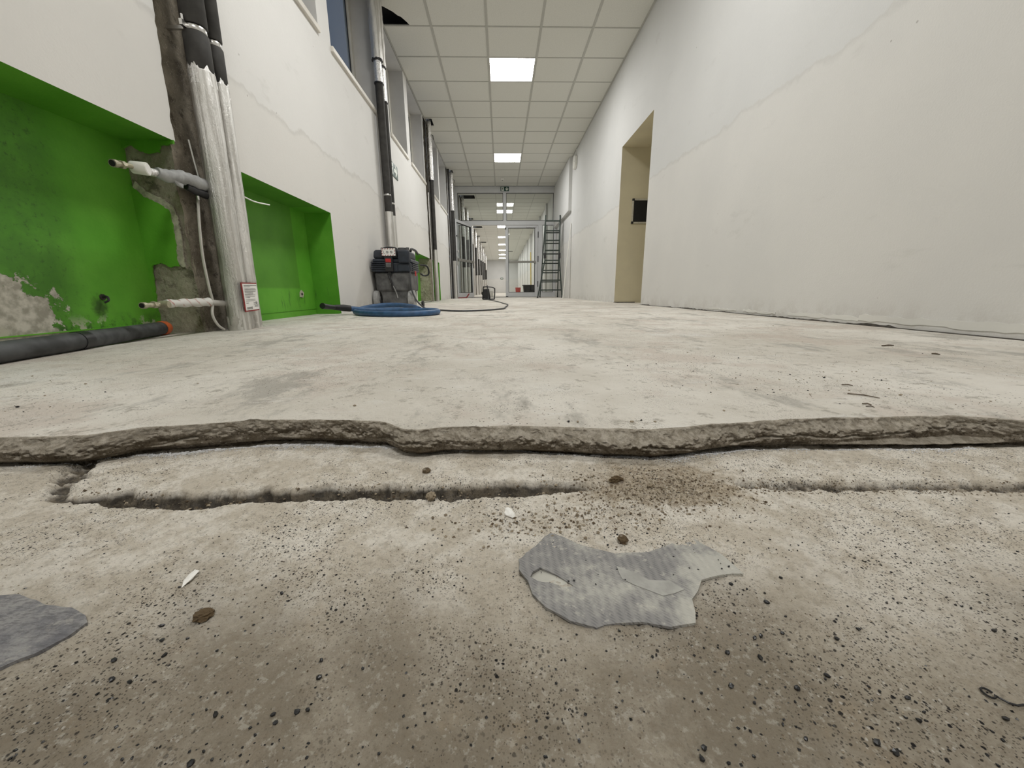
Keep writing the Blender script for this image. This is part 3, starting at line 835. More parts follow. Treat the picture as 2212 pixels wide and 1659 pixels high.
# ------------------------------------------------------------ ceiling
ceil = MB().box(XL - .235, XR + .02, YN, YE + .1, ZC + .16, ZC + .2).build('ceiling', M['plenum'])
tag(ceil, 'suspended ceiling of pale square boards in a metal grid', kind='structure')
CX_ = [XL, -.744, -.12, .499, 1.094, XR]
RY = [5.176 + .587 * k for k in range(-2, 12)]
RY = [y for y in RY if y < YP - .2] + [YP - .03]
LIGHTS_Y = (5.763, 9.285)
meshes = {}
def tile(poly):
    MB().prism([(x, y, ZC) for x, y in poly], (0, 0, .015)).build('ceiling_tile', M['tile'], ceil)
for r in range(len(RY) - 1):
    y0, y1 = RY[r] + .004, RY[r + 1] - .004
    for c_ in range(5):
        x0, x1 = CX_[c_] + .004, CX_[c_ + 1] - .004
        if c_ == 2 and any(abs(RY[r] - ly) < .05 for ly in LIGHTS_Y):
            continue
        if c_ == 0 and abs(RY[r] - 4.589) < .05:
            tile([(x0, y0), (x1, y0), (x1, y1), (-.982, y1), (-1.0, 5.12), (-1.045, 5.035), (-1.075, 5.015), (-1.115, 4.955), (-1.187, 4.885), (x0, 4.82)])
        elif c_ == 0 and abs(RY[r] - 7.524) < .05:
            tile([(x0, y0), (x1, y0), (x1, y1), (x0, y1), (x0, 7.88), (-1.165, 7.88), (-1.160, 7.575), (x0, 7.575)])
        elif c_ == 0 and abs(RY[r] - 10.459) < .05:
            tile([(x0, y0), (x1, y0), (x1, y1), (x0, y1), (x0, 10.74), (-1.16, 10.74), (-1.16, 10.475), (x0, 10.475)])
        else:
            key = (c_, round(y1 - y0, 3))
            if key not in meshes:
                o = MB().box(x0 - x0, x1 - x0, 0, y1 - y0, 0, .015).build('ceiling_tile', M['tile'], ceil)
                meshes[key] = o.data
            else:
                o = bpy.data.objects.new('ceiling_tile', meshes[key]); C.objects.link(o); o.parent = ceil
            o.location = (x0, y0, ZC)
for x in CX_[1:-1]:
    MB().box(x - .014, x + .014, RY[0], RY[-1], ZC - .004, ZC - .0005).build('grid_rail', M['rail'], ceil)
for x in (XL + .011, XR - .011):
    MB().box(x - .011, x + .011, RY[0], RY[-1], ZC - .004, ZC - .0005).build('edge_trim', M['rail'], ceil)
for y in RY[1:-1]:
    MB().box(XL + .022, XR - .022, y - .010, y + .010, ZC - .0035, ZC - .0004).build('grid_rail', M['rail'], ceil)
def field(y0, y1, holes):
    """the boards too far away or out of sight, as one field with its holes left open"""
    ys = sorted({y0, y1} | {h[2] for h in holes} | {h[3] for h in holes})
    xs2 = sorted({XL, XR} | {h[0] for h in holes} | {h[1] for h in holes})
    f = MB()
    for a, b_ in zip(ys[:-1], ys[1:]):
        for c_, d_ in zip(xs2[:-1], xs2[1:]):
            cx, cy = (c_ + d_) / 2, (a + b_) / 2
            if any(h[0] < cx < h[1] and h[2] < cy < h[3] for h in holes):
                continue
            f.quad((c_, a, ZC), (d_, a, ZC), (d_, b_, ZC), (c_, b_, ZC))
    o = f.build('ceiling_tile_field', M['tile'], ceil, fix=False)
    o['kind'] = 'stuff'
L_FAR = (15.55, 19.08, 22.6, 26.1, 29.6, 33.1, 36.6)
L_NEAR = (2.535, -.99)
hol = lambda ys: [(-.12, .477, y - .2935, y + .2935) for y in ys]
field(YN, RY[0], hol(L_NEAR))
far_holes = [(-1.29, -.79, 13.05, 13.52), (-1.29, -.83, 18.93, 19.36), (-1.29, -.86, 24.7, 25.1), (.60, .94, 30.2, 30.7), (-1.29, -1.1, 16.9, 17.2), (-1.29, -1.1, 22.0, 22.4), (-1.29, -1.1, 27.8, 28.2)]
field(YP + .03, YE, hol(L_FAR) + far_holes)
rl = MB()
y = YP + .3
while y < 24:
    rl.box(XL, XR, y - .004, y + .004, ZC - .003, ZC - .0003); y += .587
for x in CX_[1:-1]:
    rl.box(x - .007, x + .007, YP + .03, YE, ZC - .004, ZC - .0005)
o = rl.build('grid_rail', M['rail'], ceil); o['kind'] = 'stuff'

# lamps set in the ceiling grid
def ceiling_light(yc, label, x0=-.115, x1=.494):
    l = thing('ceiling_light', ((x0 + x1) / 2, yc, ZC), label, 'light', 'square light panels in the ceiling')
    a, b_ = yc - .288, yc + .288
    f = MB()
    f.box(x0, x1, a, a + .014, ZC - .003, ZC + .03).box(x0, x1, b_ - .014, b_, ZC - .003, ZC + .03)
    f.box(x0, x0 + .014, a + .014, b_ - .014, ZC - .003, ZC + .03).box(x1 - .014, x1, a + .014, b_ - .014, ZC - .003, ZC + .03)
    f.build('frame', M['whiteplastic'], l)
    MB().quad((x0 + .014, a + .014, ZC + .001), (x0 + .014, b_ - .014, ZC + .001), (x1 - .014, b_ - .014, ZC + .001), (x1 - .014, a + .014, ZC + .001)).build('diffuser', M['lamp'], l, fix=False)
    MB().box(x0, x1, a, b_, ZC + .03, ZC + .045).build('housing', M['metal'], l)
ceiling_light(6.056, 'nearest lit square light panel in the ceiling')
ceiling_light(9.578, 'second lit square light panel, before the glass doors')
ceiling_light(L_NEAR[0], 'square light panel next in front of the photographed stretch, above the frame')
ceiling_light(L_NEAR[1], 'square light panel behind the camera')
ordn = ('first', 'second', 'third', 'fourth', 'fifth', 'sixth', 'last')
for y, s_ in zip(L_FAR, ordn):
    ceiling_light(y, s_ + ' lit light panel beyond the glass doors', -.12, .477)
sd = thing('smoke_detector', (.08, 11.2, ZC), 'small round white detector on the ceiling before the glass doors', 'detector')
MB().tube([(.08, 11.2, ZC - .004), (.08, 11.2, ZC - .02), (.08, 11.2, ZC - .045)], (.05, .048, .03), 20).build('housing', M['whiteplastic'], sd)
MB().cyl((.08, 11.2, ZC - .045), (.08, 11.2, ZC - .052), .014, 12).build('sensor', M['ink'], sd)

# ------------------------------------------------------------ glass partition with doors
d1 = bpy.data.objects.new('door_1', None); C.objects.link(d1); d1.location = (0, YP, 0)
tag(d1, 'fixed frame of the glass partition with transom and side panes', kind='structure')
Y0, Y1 = YP - .035, YP + .035
def fr(name, x0, x1, z0, z1, par=d1, mat='frame_alu', y0=Y0, y1=Y1):
    return MB().box(x0, x1, y0, y1, z0, z1).build(name, M[mat], par, bevel=.004)
fr('jamb', XL, -1.21, 0, ZC - .005); fr('jamb', 1.575, XR - .002, 0, 1.97); fr('jamb', 1.555, XR - .085, 1.97, ZC - .005)
fr('head', -1.21, 1.555, 2.91, ZC - .005)
fr('transom_bar', -1.21, 1.575, 2.05, 2.17)
fr('mullion', .098, .187, 2.17, 2.91)
fr('post', -.88, -.815, 0, 2.05); fr('post', 1.115, 1.243, 0, 2.05)
fr('bottom_rail', 1.243, 1.575, 0.002, .145); fr('bottom_rail', -1.21, -.88, 0.002, .145)
fr('threshold', -.815, 1.115, 0.0, .006, mat='seal')
def pane(name, x0, x1, z0, z1, par=d1, y=YP):
    MB().box(x0, x1, y - .004, y + .004, z0, z1).build(name, M['glass'], par)
    s_ = MB(); w = .012
    for (a, b_, c_, e_) in ((x0, x1, z0, z0 + w), (x0, x1, z1 - w, z1), (x0, x0 + w, z0 + w, z1 - w), (x1 - w, x1, z0 + w, z1 - w)):
        s_.box(a, b_, y - .03, y - .005, c_, e_)
    s_.build('seal', M['seal'], par)
pane('transom_pane', -1.21, .098, 2.17, 2.91); pane('transom_pane', .187, 1.555, 2.17, 2.91)
pane('side_pane', 1.243, 1.575, .145, 2.05); pane('side_pane', -1.21, -.88, .145, 2.05)
# leaves
def leaf(name, W, label):
    l = bpy.data.objects.new(name, None); C.objects.link(l)
    tag(l, label, kind='structure')
    q = lambda n, x0, x1, z0, z1, y0=-.03, y1=.03, mat='frame_alu': MB().box(x0, x1, y0, y1, z0, z1).build(n, M[mat], l, bevel=.004)
    q('stile', 0, .085, .01, 2.04); q('stile', W - .085, W, .01, 2.04)
    q('top_rail', .085, W - .085, 1.975, 2.04); q('bottom_rail', .085, W - .085, .01, .14)
    MB().box(.085, W - .085, -.004, .004, .14, 1.975).build('pane', M['glass'], l)
    s_ = MB(); w = .012
    for (a, b_, c_, e_) in ((.085, W - .085, .14, .14 + w), (.085, W - .085, 1.975 - w, 1.975), (.085, .085 + w, .152, 1.963), (W - .085 - w, W - .085, .152, 1.963)):
        s_.box(a, b_, -.024, -.006, c_, e_).box(a, b_, .006, .024, c_, e_)
    s_.build('seal', M['seal'], l)
    return l
l3 = leaf('door_3', .96, 'closed right leaf of the grey framed glass door')
l3.location = (.15, YP, 0)
def on3(name, mb, mat, **k):
    o = mb.build(name, M[mat], l3, **k); o.matrix_parent_inverse = Matrix(); return o
on3('push_bar', MB().box(.10, .90, -.075, -.045, .99, 1.05), 'pushbar', bevel=.008)
on3('push_bar_mount', MB().box(.80, .86, -.05, -.028, .985, 1.055).box(.14, .20, -.05, -.028, .985, 1.055), 'metal')
on3('door_closer', MB().box(.62, .90, -.075, -.03, 1.975, 2.03), 'frame_alu', bevel=.006)
for z in (.30, 1.02, 1.70):
    on3('hinge', MB().cyl((.967, -.036, z), (.967, -.036, z + .17), .012, 10), 'blackplastic')
on3('latch', MB().box(-.008, .03, -.045, -.028, 1.93, 1.99), 'blackplastic')
on3('keyhole', MB().cyl((.035, -.03, .50), (.035, -.04, .50), .012, 10), 'metal')
on3('floor_bolt', MB().box(.0, .07, -.06, -.03, .004, .03), 'blackplastic')
l2 = leaf('door_2', 1.14, 'open left leaf of the glass door, swung towards the camera')
ang = math.atan2(10.80 - 11.95, -1.21 + .815)
l2.location = (-.835, 11.94, 0); l2.rotation_euler = (0, 0, ang)
def on2(name, mb, mat, **k):
    o = mb.build(name, M[mat], l2, **k); o.matrix_parent_inverse = Matrix(); return o
for ch in l2.children: ch.matrix_parent_inverse = Matrix()
for ch in l3.children: ch.matrix_parent_inverse = Matrix()
on2('push_bar', MB().box(.02, 1.09, .045, .085, .98, 1.05), 'pushbar', bevel=.008)
on2('lock_box', MB().box(1.05, 1.12, .028, .05, .88, 1.10), 'metal', bevel=.005)
on2('handle', MB().cyl((1.09, .03, 1.22), (1.09, .075, 1.22), .016, 12).cyl((1.09, .07, 1.20), (1.09, .07, 1.26), .02, 12), 'metal')
on2('edge_seal', MB().box(1.141, 1.15, -.028, .028, .01, 2.04), 'seal')
on2('upper_latch', MB().cyl((1.09, .03, 1.62), (1.09, .045, 1.62), .02, 12), 'blackplastic')
on2('door_stop', MB().bar((1.16, .06, .012), (.72, .10, .012), .03, .02).bar((.72, .10, .012), (.52, .09, .115), .03, .02), 'redsign')

# exit signs
def arrow_down(cx, cz, s_):
    return [(cx - .12 * s_, cz + .45 * s_), (cx + .12 * s_, cz + .45 * s_), (cx + .12 * s_, cz - .0 * s_), (cx + .38 * s_, cz + .16 * s_), (cx + .42 * s_, cz - .06 * s_), (cx, cz - .48 * s_), (cx - .42 * s_, cz - .06 * s_), (cx - .38 * s_, cz + .16 * s_), (cx - .12 * s_, cz - .0 * s_)]
def runner(mb, cx, cz, s_, put):
    P = lambda pts, th: [mb.bar(put(*a), put(*b_), th, .002, up=UPV) for a, b_ in zip(pts[:-1], pts[1:])]
    sc_ = lambda x, z: (cx + x * s_, cz + z * s_)
    P([sc_(.05, .28), sc_(-.03, -.03)], .16 * s_)
    P([sc_(.06, .22), sc_(.22, .10), sc_(.32, .2)], .07 * s_)
    P([sc_(.02, .24), sc_(-.18, .18), sc_(-.24, .02)], .07 * s_)
    P([sc_(-.02, -.03), sc_(.18, -.18), sc_(.16, -.44)], .09 * s_)
    P([sc_(-.03, -.03), sc_(-.10, -.26), sc_(-.34, -.32)], .09 * s_)
es = thing('exit_sign', (.15, 11.9, 3.0), 'green emergency exit sign with down arrow above the glass doors', 'sign')
ex0, ex1, ez0, ez1, ey = .03, .268, 2.945, 3.07, 11.93
MB().box(ex0 - .012, ex1 + .012, ey, ey + .03, ez0 - .012, ez1 + .012).build('housing', M['frame_alu'], es, bevel=.004)
MB().box(ex0, ex1, ey - .003, ey, ez0, ez1).build('face', M['signgreen'], es)
UPV = (0, -1, 0)
MB().prism([(x, ey - .0035, z) for x, z in arrow_down(.21, 3.008, .10)], (0, -.002, 0)).build('arrow', M['signwhite'], es)
MB().box(.052, .128, ey - .005, ey - .0035, 2.957, 3.058).build('doorway', M['signwhite'], es)
mm = MB(); runner(mm, .09, 3.006, .09, lambda x, z: (x, ey - .0065, z))
mm.cyl((.10, ey - .0055, 3.042), (.10, ey - .0075, 3.042), .009, 10)
mm.build('running_figure', M['signgreen'], es)
es = thing('exit_sign', (XL, 5.28, 1.63), 'green emergency exit sign on the left wall behind the second pipe stack', 'sign')
MB().box(XL + .001, XL + .008, 5.0, 5.38, 1.55, 1.70).build('face', M['signgreen'], es)
UPV = (1, 0, 0)
ar = [(5.20, 1.645), (5.28, 1.645), (5.25, 1.685), (5.28, 1.69), (5.35, 1.625), (5.28, 1.56), (5.25, 1.565), (5.28, 1.605), (5.20, 1.605)]
MB().prism([(XL + .0085, y, z) for y, z in ar], (.002, 0, 0)).build('arrow', M['signwhite'], es)
MB().box(XL + .0085, XL + .0105, 5.03, 5.15, 1.565, 1.685).build('doorway', M['signwhite'], es)
mm = MB(); runner(mm, 5.09, 1.622, .11, lambda y, z: (XL + .0115, y, z)); mm.build('running_figure', M['signgreen'], es)
es = thing('wall_sign', (.08, YE, 1.33), 'tiny dark sign on the far end wall', 'sign')
MB().box(-.02, .24, YE - .02, YE - .002, 1.30, 1.45).build('face', M['signgreen'], es)
MB().box(.02, .2, YE - .024, YE - .0205, 1.35, 1.41).build('mark', M['signwhite'], es)

# ------------------------------------------------------------ heating pipes
def wrinkled(x, y, z0, z1, r, amp, seed, n=26, step=.012, taper=0.0, dy=0.0):
    """wrapped sleeve with crumples; dy leans the pipe along the wall"""
    k = max(8, int((z1 - z0) / step))
    T_ = np.linspace(0, 1, k); A = np.linspace(0, 2 * PI, n, endpoint=False)
    vs = []
    for t_ in T_:
        z = z0 + (z1 - z0) * t_
        for a in A:
            q = mnoise.fractal(Vector((math.cos(a) * 2.2 + seed, math.sin(a) * 2.2, z * 9)), 1.0, 2.0, 4)
            lon = math.sin(a * 7 + 3 * mnoise.noise(Vector((seed, a, z * 2)))) * .25
            e = min(t_, 1 - t_)
            pinch = taper * math.exp(-(1 - t_) * (z1 - z0) / .03)
            rr = r * (1 - pinch) + amp * (q + lon)
            vs.append((x + rr * math.cos(a), y + dy * t_ + rr * math.sin(a), z))
    fs = []
    for i in range(k - 1):
        for j in range(n):
            j2 = (j + 1) % n
            fs.append((i * n + j, i * n + j2, (i + 1) * n + j2, (i + 1) * n + j))
    fs.append(tuple(range(n - 1, -1, -1))); fs.append(tuple(range((k - 1) * n, k * n)))
    return MB().add(vs, fs)
def ring(p, x, y, z, r, name='clamp'):
    MB().tube([(x, y, z - .009), (x, y, z - .008), (x, y, z + .008), (x, y, z + .009)], (r * .98, r, r, r * .98), 24).build(name, M['metal'], p, smooth=True)

def heating_pipe(x, y, r, zfoil, joints, label, group, top=ZT + .08, dy=0.0, z0=ZF - .004, brk=True):
    p = thing('heating_pipe', (x, y, 0), label, 'pipe', group)
    tot = top - z0
    yl = lambda z: y + dy * (z - z0)
    wrinkled(x, yl(z0), z0, zfoil, r * 1.02, r * .030, 3.1 * y + x * 7, dy=yl(zfoil) - yl(z0), taper=.0).build('foil_wrap', M['foil'], p, smooth=True)
    wrinkled(x, yl(zfoil - .05), zfoil - .05, zfoil + .03, r * 1.03, r * .055, 5.3 * y, step=.005, taper=.12, dy=yl(.08) - yl(0)).build('foil_collar', M['foil_bright'], p, smooth=True)
    MB().cyl((x, yl(z0), z0), (x, yl(top), top), r * .45, 12).build('steel_pipe', M['ironpipe'], p, smooth=True)
    zs = [zfoil + .0] + joints + [top]
    for a, b_ in zip(zs[:-1], zs[1:]):
        a2, b2 = a + (.012 if a != zfoil else 0), b_ - .012
        MB().tube([(x, yl(a2), a2), (x, yl(a2 + .004), a2 + .004), (x, yl(b2 - .004), b2 - .004), (x, yl(b2), b2)], (r * .90, r * .97, r * .97, r * .90), 24).build('insulation', M['insul'], p, smooth=True)
    for z in joints:
        ring(p, x, yl(z), z, r * .86)
        if brk:
            b = MB().bar((x - r * .2, yl(z) - r * .8, z), (x - r * .2, yl(z) - r * 1.35, z), .012, .02)
            b.cyl((x - r * .2, yl(z) - r * 1.1, z - .005), (x - r * .2, yl(z) - r * 1.1, z + .03), .005, 8)
            b.bar((XL - .02, yl(z) - r * .5, z), (x - r * .5, yl(z) - r * .5, z), .012, .012)
            b.build('clamp_screw', M['metal'], p)
    return p
G1 = 'heating pipes on the left wall'
pA = heating_pipe(-1.215, 1.838, .046, 1.055, [1.205], 'nearest foil wrapped heating pipe, larger front one of the pair', G1, dy=.028)
pB = heating_pipe(-1.222, 1.945, .037, 1.06, [1.215], 'slimmer foil wrapped heating pipe behind the nearest one, beside the niche', G1, dy=.03)
M['socket'] = plain('plastered_foil', (.52, .50, .455), .7, var=.22, sc=22, bump=.6)
# cement sockets at the feet
for p, x, y, r in ((pA, -1.215, 1.838, .052), (pB, -1.222, 1.945, .042)):
    wrinkled(x, y, ZF - .005, ZF + .062, r * .93, .0035, y * 3, taper=.06).build('cement_socket', M['socket'], p, smooth=True)
# second stack: foil, black insulation, bright metal, foil at the ceiling
def stack2(x, y, r, za, zb, zc, joint, label):
    p = thing('heating_pipe', (x, y, 0), label, 'pipe', G1)
    wrinkled(x, y, 0, za, r * 1.02, r * .05, y * 2).build('foil_wrap', M['foil'], p, smooth=True)
    for a, b_ in ((za, joint - .01), (joint + .01, zb)):
        MB().cyl((x, y, a), (x, y, b_), r * .97, 20).build('insulation', M['insul'], p, smooth=True)
    ring(p, x, y, joint, r * .9)
    MB().cyl((x, y, zb), (x, y, zb + .012), r * 1.15, 20).build('collar', M['blackplastic'], p, smooth=True)
    wrinkled(x, y, zb + .012, zc, r * .92, r * .04, y * 5, step=.03).build('bright_foil', M['foil_bright'], p, smooth=True)
    wrinkled(x, y, zc, ZT + .1, r * 1.3, r * .10, y * 7, step=.02).build('foil_wrap', M['foil'], p, smooth=True)
    MB().cyl((x, y, zc - .006), (x, y, zc + .008), r * 1.32, 20).build('strap', M['blackplastic'], p, smooth=True)
    return p
stack2(-1.225, 4.61, .042, 1.04, 2.26, 2.47, 1.21, 'front pipe of the second stack, behind the vacuum cleaner')
stack2(-1.222, 4.735, .037, 1.02, 2.14, 2.47, 1.15, 'rear pipe of the second stack, behind the vacuum cleaner')
# third and fourth stacks: bright foil at the top, black below, white sleeve at the foot
def stack3(x, y, r, z1, z2, label, group=G1, fine=True):
    p = thing('heating_pipe', (x, y, 0), label, 'pipe', group)
    st = .03 if fine else .25
    nn = 20 if fine else 10
    wrinkled(x, y, 0, z1, r, r * .05, y * 2, n=nn, step=st).build('foil_wrap', M['foil'], p, smooth=True)
    MB().cyl((x, y, z1), (x, y, z2), r * .95, nn).build('insulation', M['insul'], p, smooth=True)
    wrinkled(x, y, z2, ZT + .1, r * 1.02, r * .06, y * 3, n=nn, step=st).build('bright_foil', M['foil_bright'], p, smooth=True)
    if fine:
        ring(p, x, y, z1 + .01, r * 1.05)
        MB().cyl((x, y, z2 - .02), (x, y, z2), r * 1.08, 16).build('collar', M['blackplastic'], p)
        w = MB().tube([(x + r, y - r, z2 + .72), (x + r * 1.6, y - r * .3, z2 + .72), (x + r * 1.9, y, z2 + .66)], .006, 6)
        w.build('tie_wire', M['ironpipe'], p)
    return p
stack3(-1.235, 7.70, .042, .93, 2.15, 'pipe of the third stack in a rough dark wall chase')
stack3(-1.215, 10.70, .045, .95, 2.20, 'pipe of the fourth stack just before the open glass door')
MB_ = thing('heating_pipe', (-1.24, 10.40, 0), 'thin dark pipe in the rough chase beside the fourth stack', 'pipe', G1)
MB().cyl((-1.25, 10.40, 0), (-1.25, 10.40, ZT + .05), .022, 12).build('steel_pipe', M['ironpipe'], MB_, smooth=True)
MB_ = thing('heating_pipe', (-1.27, 7.5, 0), 'thin pale pipe in the rough chase beside the third stack', 'pipe', G1)
MB().cyl((-1.275, 7.50, 0), (-1.275, 7.50, 1.9), .014, 12).build('steel_pipe', M['metal'], MB_, smooth=True)
# beyond the glass doors
for i, y in enumerate((13.3, 15.0, 17.4, 19.9, 22.3, 24.8, 27.5, 30.5, 33.5)):
    stack3(-1.20, y, .06, .95 + .1 * ((i * 7) % 3), 1.9 + .12 * ((i * 5) % 4), 'foil and black wrapped pipe beyond the glass doors, %s from the doors' % ('first', 'second', 'third', 'fourth', 'fifth', 'sixth', 'seventh', 'eighth', 'ninth')[i], 'heating pipes beyond the glass doors', False)
    ch = MB().box(XL - .001, XL + .004, y - .30, y - .02, 0, ZC - .01).build('exposed_concrete', M['chase'], wall_left)

# radiator connections by the nearest pipes
v1 = thing('radiator_pipe_stub', (-1.27, 1.65, .62), 'upper radiator pipe stub with white cap and grey foam sleeve', 'pipe fitting')
MB().tube([(-1.272, 1.44, .600), (-1.278, 1.50, .611), (-1.283, 1.60, .617)], .008, 14).build('pipe', M['brass'], v1, smooth=True)
MB().cyl((-1.272, 1.436, .5995), (-1.273, 1.450, .602), .0125, 14).build('end_nut', M['brass'], v1)
MB().cyl((-1.272, 1.4335, .5992), (-1.272, 1.4362, .5996), .0095, 14).build('opening', M['boardblack'], v1)
MB().cyl((-1.275, 1.468, .6045), (-1.276, 1.480, .607), .0135, 6).build('union_nut', M['brass'], v1)
MB().tube([(-1.292, 1.528, .614), (-1.289, 1.529, .614), (-1.250, 1.541, .611), (-1.247, 1.542, .611)], (.018, .020, .0215, .0205), 20).build('white_cap', M['whiteplastic'], v1, smooth=True)
MB().cyl((-1.2475, 1.542, .611), (-1.2455, 1.5426, .611), .0175, 20).build('cap_face', M['paper'], v1)
MB().tube([(-1.29, 1.575, .614), (-1.285, 1.60, .617), (-1.278, 1.625, .619)], (.010, .014, .013), 14).build('tape', M['foil_bright'], v1, smooth=True)
mb = MB(); pth = []; rad = []
for i in range(24):
    f = i / 23
    pth.append((-1.278 + .03 * f, 1.615 + .215 * f, .621 + .010 * f - .004 * math.sin(f * 9)))
    rad.append((.017 + .008 * min(1, f * 4)) * (1 + .08 * math.sin(i * 1.9) + .06 * math.sin(i * .8)))
mb.tube(pth, rad, 18).build('foam_sleeve', M['greyfoam'], v1, smooth=True)
MB().prism([(-1.262, 1.655, .612), (-1.255, 1.70, .600), (-1.256, 1.695, .585), (-1.262, 1.675, .592)], (.006, 0, 0)).build('sleeve_flap', M['greyfoam'], v1)
MB().tube([(-1.262, 1.728, .600), (-1.255, 1.775, .590), (-1.25, 1.82, .588)], (.012, .015, .017), 14).build('black_sleeve', M['blackplastic'], v1, smooth=True)
MB().cyl((-1.257, 1.775, .575), (-1.257, 1.775, .560), .006, 10).build('bleed_screw', M['metal'], v1)
v2 = thing('radiator_pipe_stub', (-1.27, 1.62, .14), 'lower radiator pipe stub with valve and white red tape', 'pipe fitting')
MB().tube([(-1.275, 1.432, .140), (-1.285, 1.56, .142)], .0085, 14).build('pipe', M['brass'], v2, smooth=True)
MB().cyl((-1.275, 1.428, .140), (-1.276, 1.443, .140), .0115, 14).build('end_nut', M['brass'], v2)
MB().cyl((-1.275, 1.4255, .140), (-1.275, 1.4282, .140), .0085, 14).build('opening', M['boardblack'], v2)
MB().cyl((-1.278, 1.475, .141), (-1.279, 1.490, .141), .013, 6).build('union_nut', M['brass'], v2)
MB().cyl((-1.285, 1.515, .141), (-1.255, 1.520, .141), .013, 14).build('valve_body', M['brass'], v2, smooth=True)
t = NT('white_red_tape')
w = t.n('ShaderNodeTexWave', wave_type='BANDS', bands_direction='DIAGONAL'); w.inputs['Scale'].default_value = 14; w.inputs['Distortion'].default_value = 2.5
t.put(w.inputs['Vector'], t.pos)
M['tape'] = t.out(t.mix(t.math('MULTIPLY', t.ramp(w.outputs['Fac'], .88, .96), t.ramp(t.noise(45, 3), .4, .6)), (.70, .685, .65), (.46, .25, .22)), .5)
mb = MB(); mb.tube([(-1.288 + .02 * i / 15, 1.545 + .195 * i / 15, .143 + .001 * i / 15) for i in range(16)], [.0145 + .002 * math.sin(i * 1.3) + .004 * i / 15 for i in range(16)], 16).build('taped_sleeve', M['tape'], v2, smooth=True)
MB().tube([(-1.268, 1.74, .143), (-1.245, 1.832, .133)], .013, 14).build('grey_sleeve', M['cablegrey'], v2, smooth=True)

def smooth_path(pts, n=8):
    P = [Vector(q) for q in pts]
    out = []
    for i in range(len(P) - 1):
        p0, p1, p2, p3 = P[max(i - 1, 0)], P[i], P[i + 1], P[min(i + 2, len(P) - 1)]
        for k in range(n):
            t_ = k / n
            out.append(.5 * ((2 * p1) + (p2 - p0) * t_ + (2 * p0 - 5 * p1 + 4 * p2 - p3) * t_ ** 2 + (3 * p1 - p0 - 3 * p2 + p3) * t_ ** 3))
    out.append(P[-1])
    return out
def cable(name, pts, r, mat, label, cat='cable'):
    o = MB().tube(smooth_path(pts), r, 8).build(name, M[mat], smooth=True)
    return tag(o, label, cat)
cable('hanging_cable', [(-1.275, 1.805, .598), (-1.268, 1.782, .528), (-1.262, 1.758, .434), (-1.262, 1.747, .322), (-1.260, 1.748, .207), (-1.262, 1.756, .148), (-1.258, 1.735, .09), (-1.25, 1.745, .045), (-1.245, 1.772, .022)], .0055, 'cablegrey', 'grey cable hanging down the bare concrete beside the nearest pipes')
cable('wire_end', [(-1.24, 1.985, .639), (-1.245, 2.065, .637), (-1.25, 2.165, .634), (-1.25, 2.293, .645)], .0035, 'cablewhite', 'short white wire end sticking out over the right green niche', 'wire')
cable('thin_wire', [(-1.285, 1.822, .80), (-1.283, 1.832, .70), (-1.280, 1.842, .62)], .003, 'cablewhite', 'thin white wire pair left of the nearest pipe', 'wire')
hk = thing('wall_hook', (XN, 1.512, .165), 'bent wire hook left in the dirty green niche wall', 'hook')
MB().tube(smooth_path([(XN, 1.515, .17), (XN + .02, 1.512, .172), (XN + .03, 1.505, .158), (XN + .02, 1.498, .150)], 5), .004, 6).build('wire', M['ironpipe'], hk)
MB().cyl((XN, 1.515, .17), (XN + .004, 1.515, .17), .011, 12).build('plug', M['gap'], hk)
pl_ = thing('wall_plug', (XN, 2.99, .165), 'broken plaster dowel hole in the right green niche', 'wall plug')
MB().prism([(XN, 2.96, .15), (XN, 3.0, .145), (XN, 3.02, .18), (XN, 2.99, .20), (XN, 2.965, .18)], (.006, 0, 0)).build('plaster_patch', M['ragged'], pl_)
MB().cyl((XN + .005, 2.985, .17), (XN + .012, 2.985, .17), .008, 8).build('dowel', M['gap'], pl_)

# instruction sign leaning on the pipes
sg = thing('instruction_sign', (-1.16, 1.87, .16), 'small white instruction sheet with dark red border on the nearest pipes', 'sign')
A_, B_, C_, D_ = [Vector(q) for q in ((-1.161, 1.803, .227), (-1.170, 1.930, .228), (-1.172, 1.925, .100), (-1.160, 1.801, .097))]
def sp(u, v_, o=0.0):
    q = (A_ * (1 - u) + B_ * u) * (1 - v_) + (D_ * (1 - u) + C_ * u) * v_
    return q + NRM * o
NRM = Vector((1, 0.07, 0)).normalized()
def sheet(name, u0, u1, w0, w1, o, th, mat):
    MB().prism([sp(u0, w0, o), sp(u1, w0, o), sp(u1, w1, o), sp(u0, w1, o)], NRM * th).build(name, M[mat], sg)
sheet('backing', 0, 1, 0, 1, 0, .003, 'redsign')
sheet('paper', .06, .985, .045, .955, .003, .001, 'paper')
tx = MB()
lines = [(.09, .13, .90, .022), (.14, .175, .45, .01), (.21, .235, .80, .016), (.25, .275, .85, .012), (.30, .325, .80, .012), (.335, .35, .6, .010), (.385, .405, .6, .014), (.425, .44, .75, .010), (.475, .49, .70, .010), (.51, .525, .35, .010), (.58, .59, .7, .008), (.63, .64, .7, .008), (.70, .72, .2, .014)]
for a, b_, w_, h_ in lines:
    tx.prism([sp(.13, a, .0042), sp(.10 + w_ * .95, a, .0042), sp(.10 + w_ * .95, a + h_, .0042), sp(.13, a + h_, .0042)], NRM * .0004)
for (u, w_) in ((.62, .70), (.62, .755), (.68, .80), (.66, .84)):
    tx.prism([sp(u, w_, .0042), sp(.94, w_, .0042), sp(.94, w_ + .012, .0042), sp(u, w_ + .012, .0042)], NRM * .0004)
tx.prism([sp(.79, .655, .0042), sp(.82, .655, .0042), sp(.82, .76, .0042), sp(.79, .76, .0042)], NRM * .0004)
